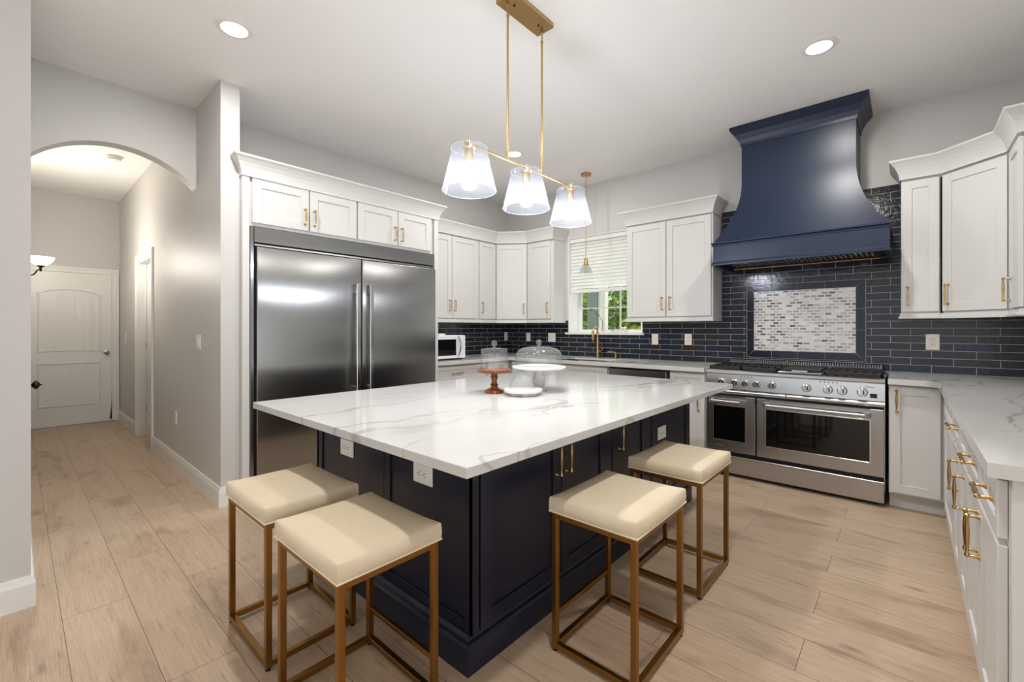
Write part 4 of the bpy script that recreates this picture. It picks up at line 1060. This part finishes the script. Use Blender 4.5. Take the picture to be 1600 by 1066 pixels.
MB().box(3.388, 3.448, 3.7975, 3.7995, 1.155, 1.18).build('display', M['plastic'], p)
mb = MB()
for i in range(3):
    for j in range(5): mb.box(3.39 + i * .02, 3.405 + i * .02, 3.7978, 3.7992, .975 + j * .032, .993 + j * .032)
mb.build('buttons', M['trim'], p)
mb = MB(); mb.box(2.95, 3.44, 3.83, 4.16, zc + .004, zc + .0165)
mb.build('gap_shade', M['dark'], t)  # black slab standing in for the shade in the gap under the case
mb = MB()
for xx in (2.98, 3.42):
    for yy in (3.85, 4.14): mb.lathe([(.012, zc), (.012, zc + .006)], (xx, yy, 0), n=12)
mb.build('feet', M['rubber'], t)
o = MB().box(3.13, 3.215, 3.86, 3.93, 1.1975, 1.216, .006, 2).build('soap_dish', M['plastic']); tag(o, 'small white dish lying on top of the microwave', 'dish')
# sink, faucet, soap pump
t = thing('kitchen_sink', 'undermount steel sink set into the worktop below the window', 'sink', (4.37, 2.71, .70))
mb = MB(); g = .004
mb.box(SK[0] + .001, SK[1] - .001, SK[2] + .001, SK[3] - .001, .70, .706); mb.box(SK[0] + .001, SK[0] + .006, SK[2] + .001, SK[3] - .001, .706, .9); mb.box(SK[1] - .006, SK[1] - .001, SK[2] + .001, SK[3] - .001, .706, .9)
mb.box(SK[0] + .006, SK[1] - .006, SK[2] + .001, SK[2] + .006, .706, .9); mb.box(SK[0] + .006, SK[1] - .006, SK[3] - .006, SK[3] - .001, .706, .9)
mb.build('basin', M['steel'], t)
MB().lathe([(.045, .706), (.045, .709), (.03, .708)], (4.37, 2.71, 0), n=24).build('drain', M['nickel'], t, True)
fx, fy = 4.63, 2.752
t = thing('kitchen_faucet', 'brass pull-down kitchen faucet in front of the window', 'faucet', (fx, fy, zc))
mb = MB(); mb.lathe([(.028, zc), (.028, zc + .006), (.021, zc + .012), (.02, zc + .1), (.017, zc + .2), (.014, zc + .3), (.0135, zc + .315)], (fx, fy, 0), n=22); mb.build('body', M['brass'], t, True)
mb = MB()
pts = [(fx, fy, zc + .31), (fx - .004, fy, zc + .34), (fx - .02, fy, zc + .36), (fx - .05, fy, zc + .37), (fx - .08, fy, zc + .36), (fx - .1, fy, zc + .335), (fx - .107, fy, zc + .31)]
mb.tube(pts, .0115, 12); mb.build('spout', M['brass'], t, True)
mb = MB(); mb.lathe([(.012, zc + .315), (.015, zc + .29), (.0175, zc + .22), (.016, zc + .213)], (fx - .107, fy, 0), n=18); mb.build('spray_head', M['brass'], t, True)
mb = MB(); mb.tube([(fx, fy - .015, zc + .085), (fx, fy - .05, zc + .085)], .011, 12); mb.tube([(fx, fy - .046, zc + .085), (fx - .01, fy - .06, zc + .1), (fx - .03, fy - .085, zc + .115)], .005, 8); mb.build('lever', M['brass'], t, True)
t = thing('soap_pump', 'small brass soap pump beside the faucet', 'soap dispenser', (4.63, 2.515, zc))
MB().lathe([(.02, zc), (.02, zc + .005), (.011, zc + .01), (.01, zc + .055), (.006, zc + .058), (.006, zc + .075)], (4.63, 2.515, 0), n=18).build('body', M['brass'], t, True)
MB().tube([(4.63, 2.515, zc + .075), (4.615, 2.53, zc + .08), (4.57, 2.57, zc + .085), (4.56, 2.58, zc + .078)], .006, 10).build('nozzle', M['brass'], t, True)
t = thing('kitchen_utensil', 'slim dark utensil lying on the worktop in front of the sink', 'utensil', (4.115, 2.81, zc))
MB().box(4.1, 4.13, 2.83, 2.98, zc, zc + .008, .003).build('head', M['dark'], t)
MB().box(4.102, 4.122, 2.68, 2.83, zc, zc + .014, .005, 2).build('grip', M['rubber'], t)

zs_ = WZ0 + .003
t = thing('bud_vase', 'clear glass bud vase with a dry brown twig on the window sill', 'vase', (4.83, 2.80, zs_))
MB().lathe([(.028, zs_), (.032, zs_ + .02), (.03, zs_ + .06), (.014, zs_ + .1), (.013, zs_ + .13), (.017, zs_ + .14)], (4.83, 2.80, 0), n=24, cap=False).build('glass', M['clear'], t, True)
mb = MB(); P = [(4.83, 2.80, zs_ + .01), (4.83, 2.80, zs_ + .13), (4.82, 2.83, zs_ + .19), (4.8, 2.885, zs_ + .25), (4.79, 2.92, zs_ + .285), (4.785, 2.945, zs_ + .275)]
mb.tube(P, .004, 8, rad=[.004, .004, .0035, .003, .003, .002])
for i, (q, s) in enumerate((((4.81, 2.85, zs_ + .215), .012), ((4.8, 2.875, zs_ + .24), .014), ((4.795, 2.9, zs_ + .265), .015), ((4.787, 2.935, zs_ + .285), .02), ((4.785, 2.95, zs_ + .28), .016))): mb.sphere(q, s, 2, (1, 1, .8))
mb.build('twig', M['twig'], t, True)
def leaf(mb, base, d, L, wd):
    d = Vector(d).normalized(); s = d.cross(Vector((0, 0, 1))).normalized(); b = Vector(base)
    prev = None
    for i in range(6):
        k = i / 5; c = b + d * L * k + Vector((0, 0, -.25 * L * k * k)); ww = wd * math.sin(PI * (.08 + .9 * k))
        r = [mb.bm.verts.new(c - s * ww), mb.bm.verts.new(c + Vector((0, 0, -.15 * ww))), mb.bm.verts.new(c + s * ww)]
        if prev:
            mb.bm.faces.new((prev[0], prev[1], r[1], r[0])); mb.bm.faces.new((prev[1], prev[2], r[2], r[1]))
        prev = r
t = thing('potted_plant', 'green leafy plant in a small clear jar on the window sill', 'plant', (4.84, 2.67, zs_))
MB().lathe([(.03, zs_), (.035, zs_ + .01), (.035, zs_ + .07), (.03, zs_ + .075)], (4.84, 2.67, 0), n=24).build('jar', M['clear'], t, True)
mb = MB()
for dx, dy, hh in ((0, 0, .26), (.01, .03, .2), (-.01, -.03, .22), (0, -.05, .3)): mb.tube([(4.84, 2.67, zs_ + .01), (4.84 + dx * .4, 2.67 + dy * .4, zs_ + hh * .5), (4.84 + dx, 2.67 + dy, zs_ + hh)], .003, 6)
mb.build('stems', M['leafdark'], t, True)
mb = MB(); rnd = random.Random(9)
for dx, dy, hh in ((0, 0, .26), (.01, .03, .2), (-.01, -.03, .22), (0, -.05, .3)):
    for k in range(5):
        a = rnd.random() * 2 * PI; leaf(mb, (4.84 + dx, 2.67 + dy, zs_ + hh - k * .02), (.6 * math.cos(a), math.sin(a), .6), .075, .017)
mb.build('leaves', M['leafdark'], t)
t = thing('spotted_figurine', 'small white spotted ceramic figure at the right end of the window sill', 'figurine', (4.8, 2.515, zs_))
mb = MB(); mb.sphere((4.8, 2.52, zs_ + .045), .026, 3, (.8, 1.25, .85)); mb.sphere((4.8, 2.478, zs_ + .063), .015, 3, (.9, 1.1, 1))
for dy in (-.018, .02):
    for dx in (-.01, .01): mb.lathe([(.006, zs_), (.007, zs_ + .035)], (4.8 + dx, 2.52 + dy, 0), n=10)
mb.build('body', M['plastic'], t, True)
mb = MB()
for q in ((4.782, 2.53, zs_ + .055), (4.784, 2.505, zs_ + .042), (4.79, 2.474, zs_ + .07)): mb.sphere(q, .008, 2, (.6, 1, 1))
mb.build('spots', M['dark'], t, True)
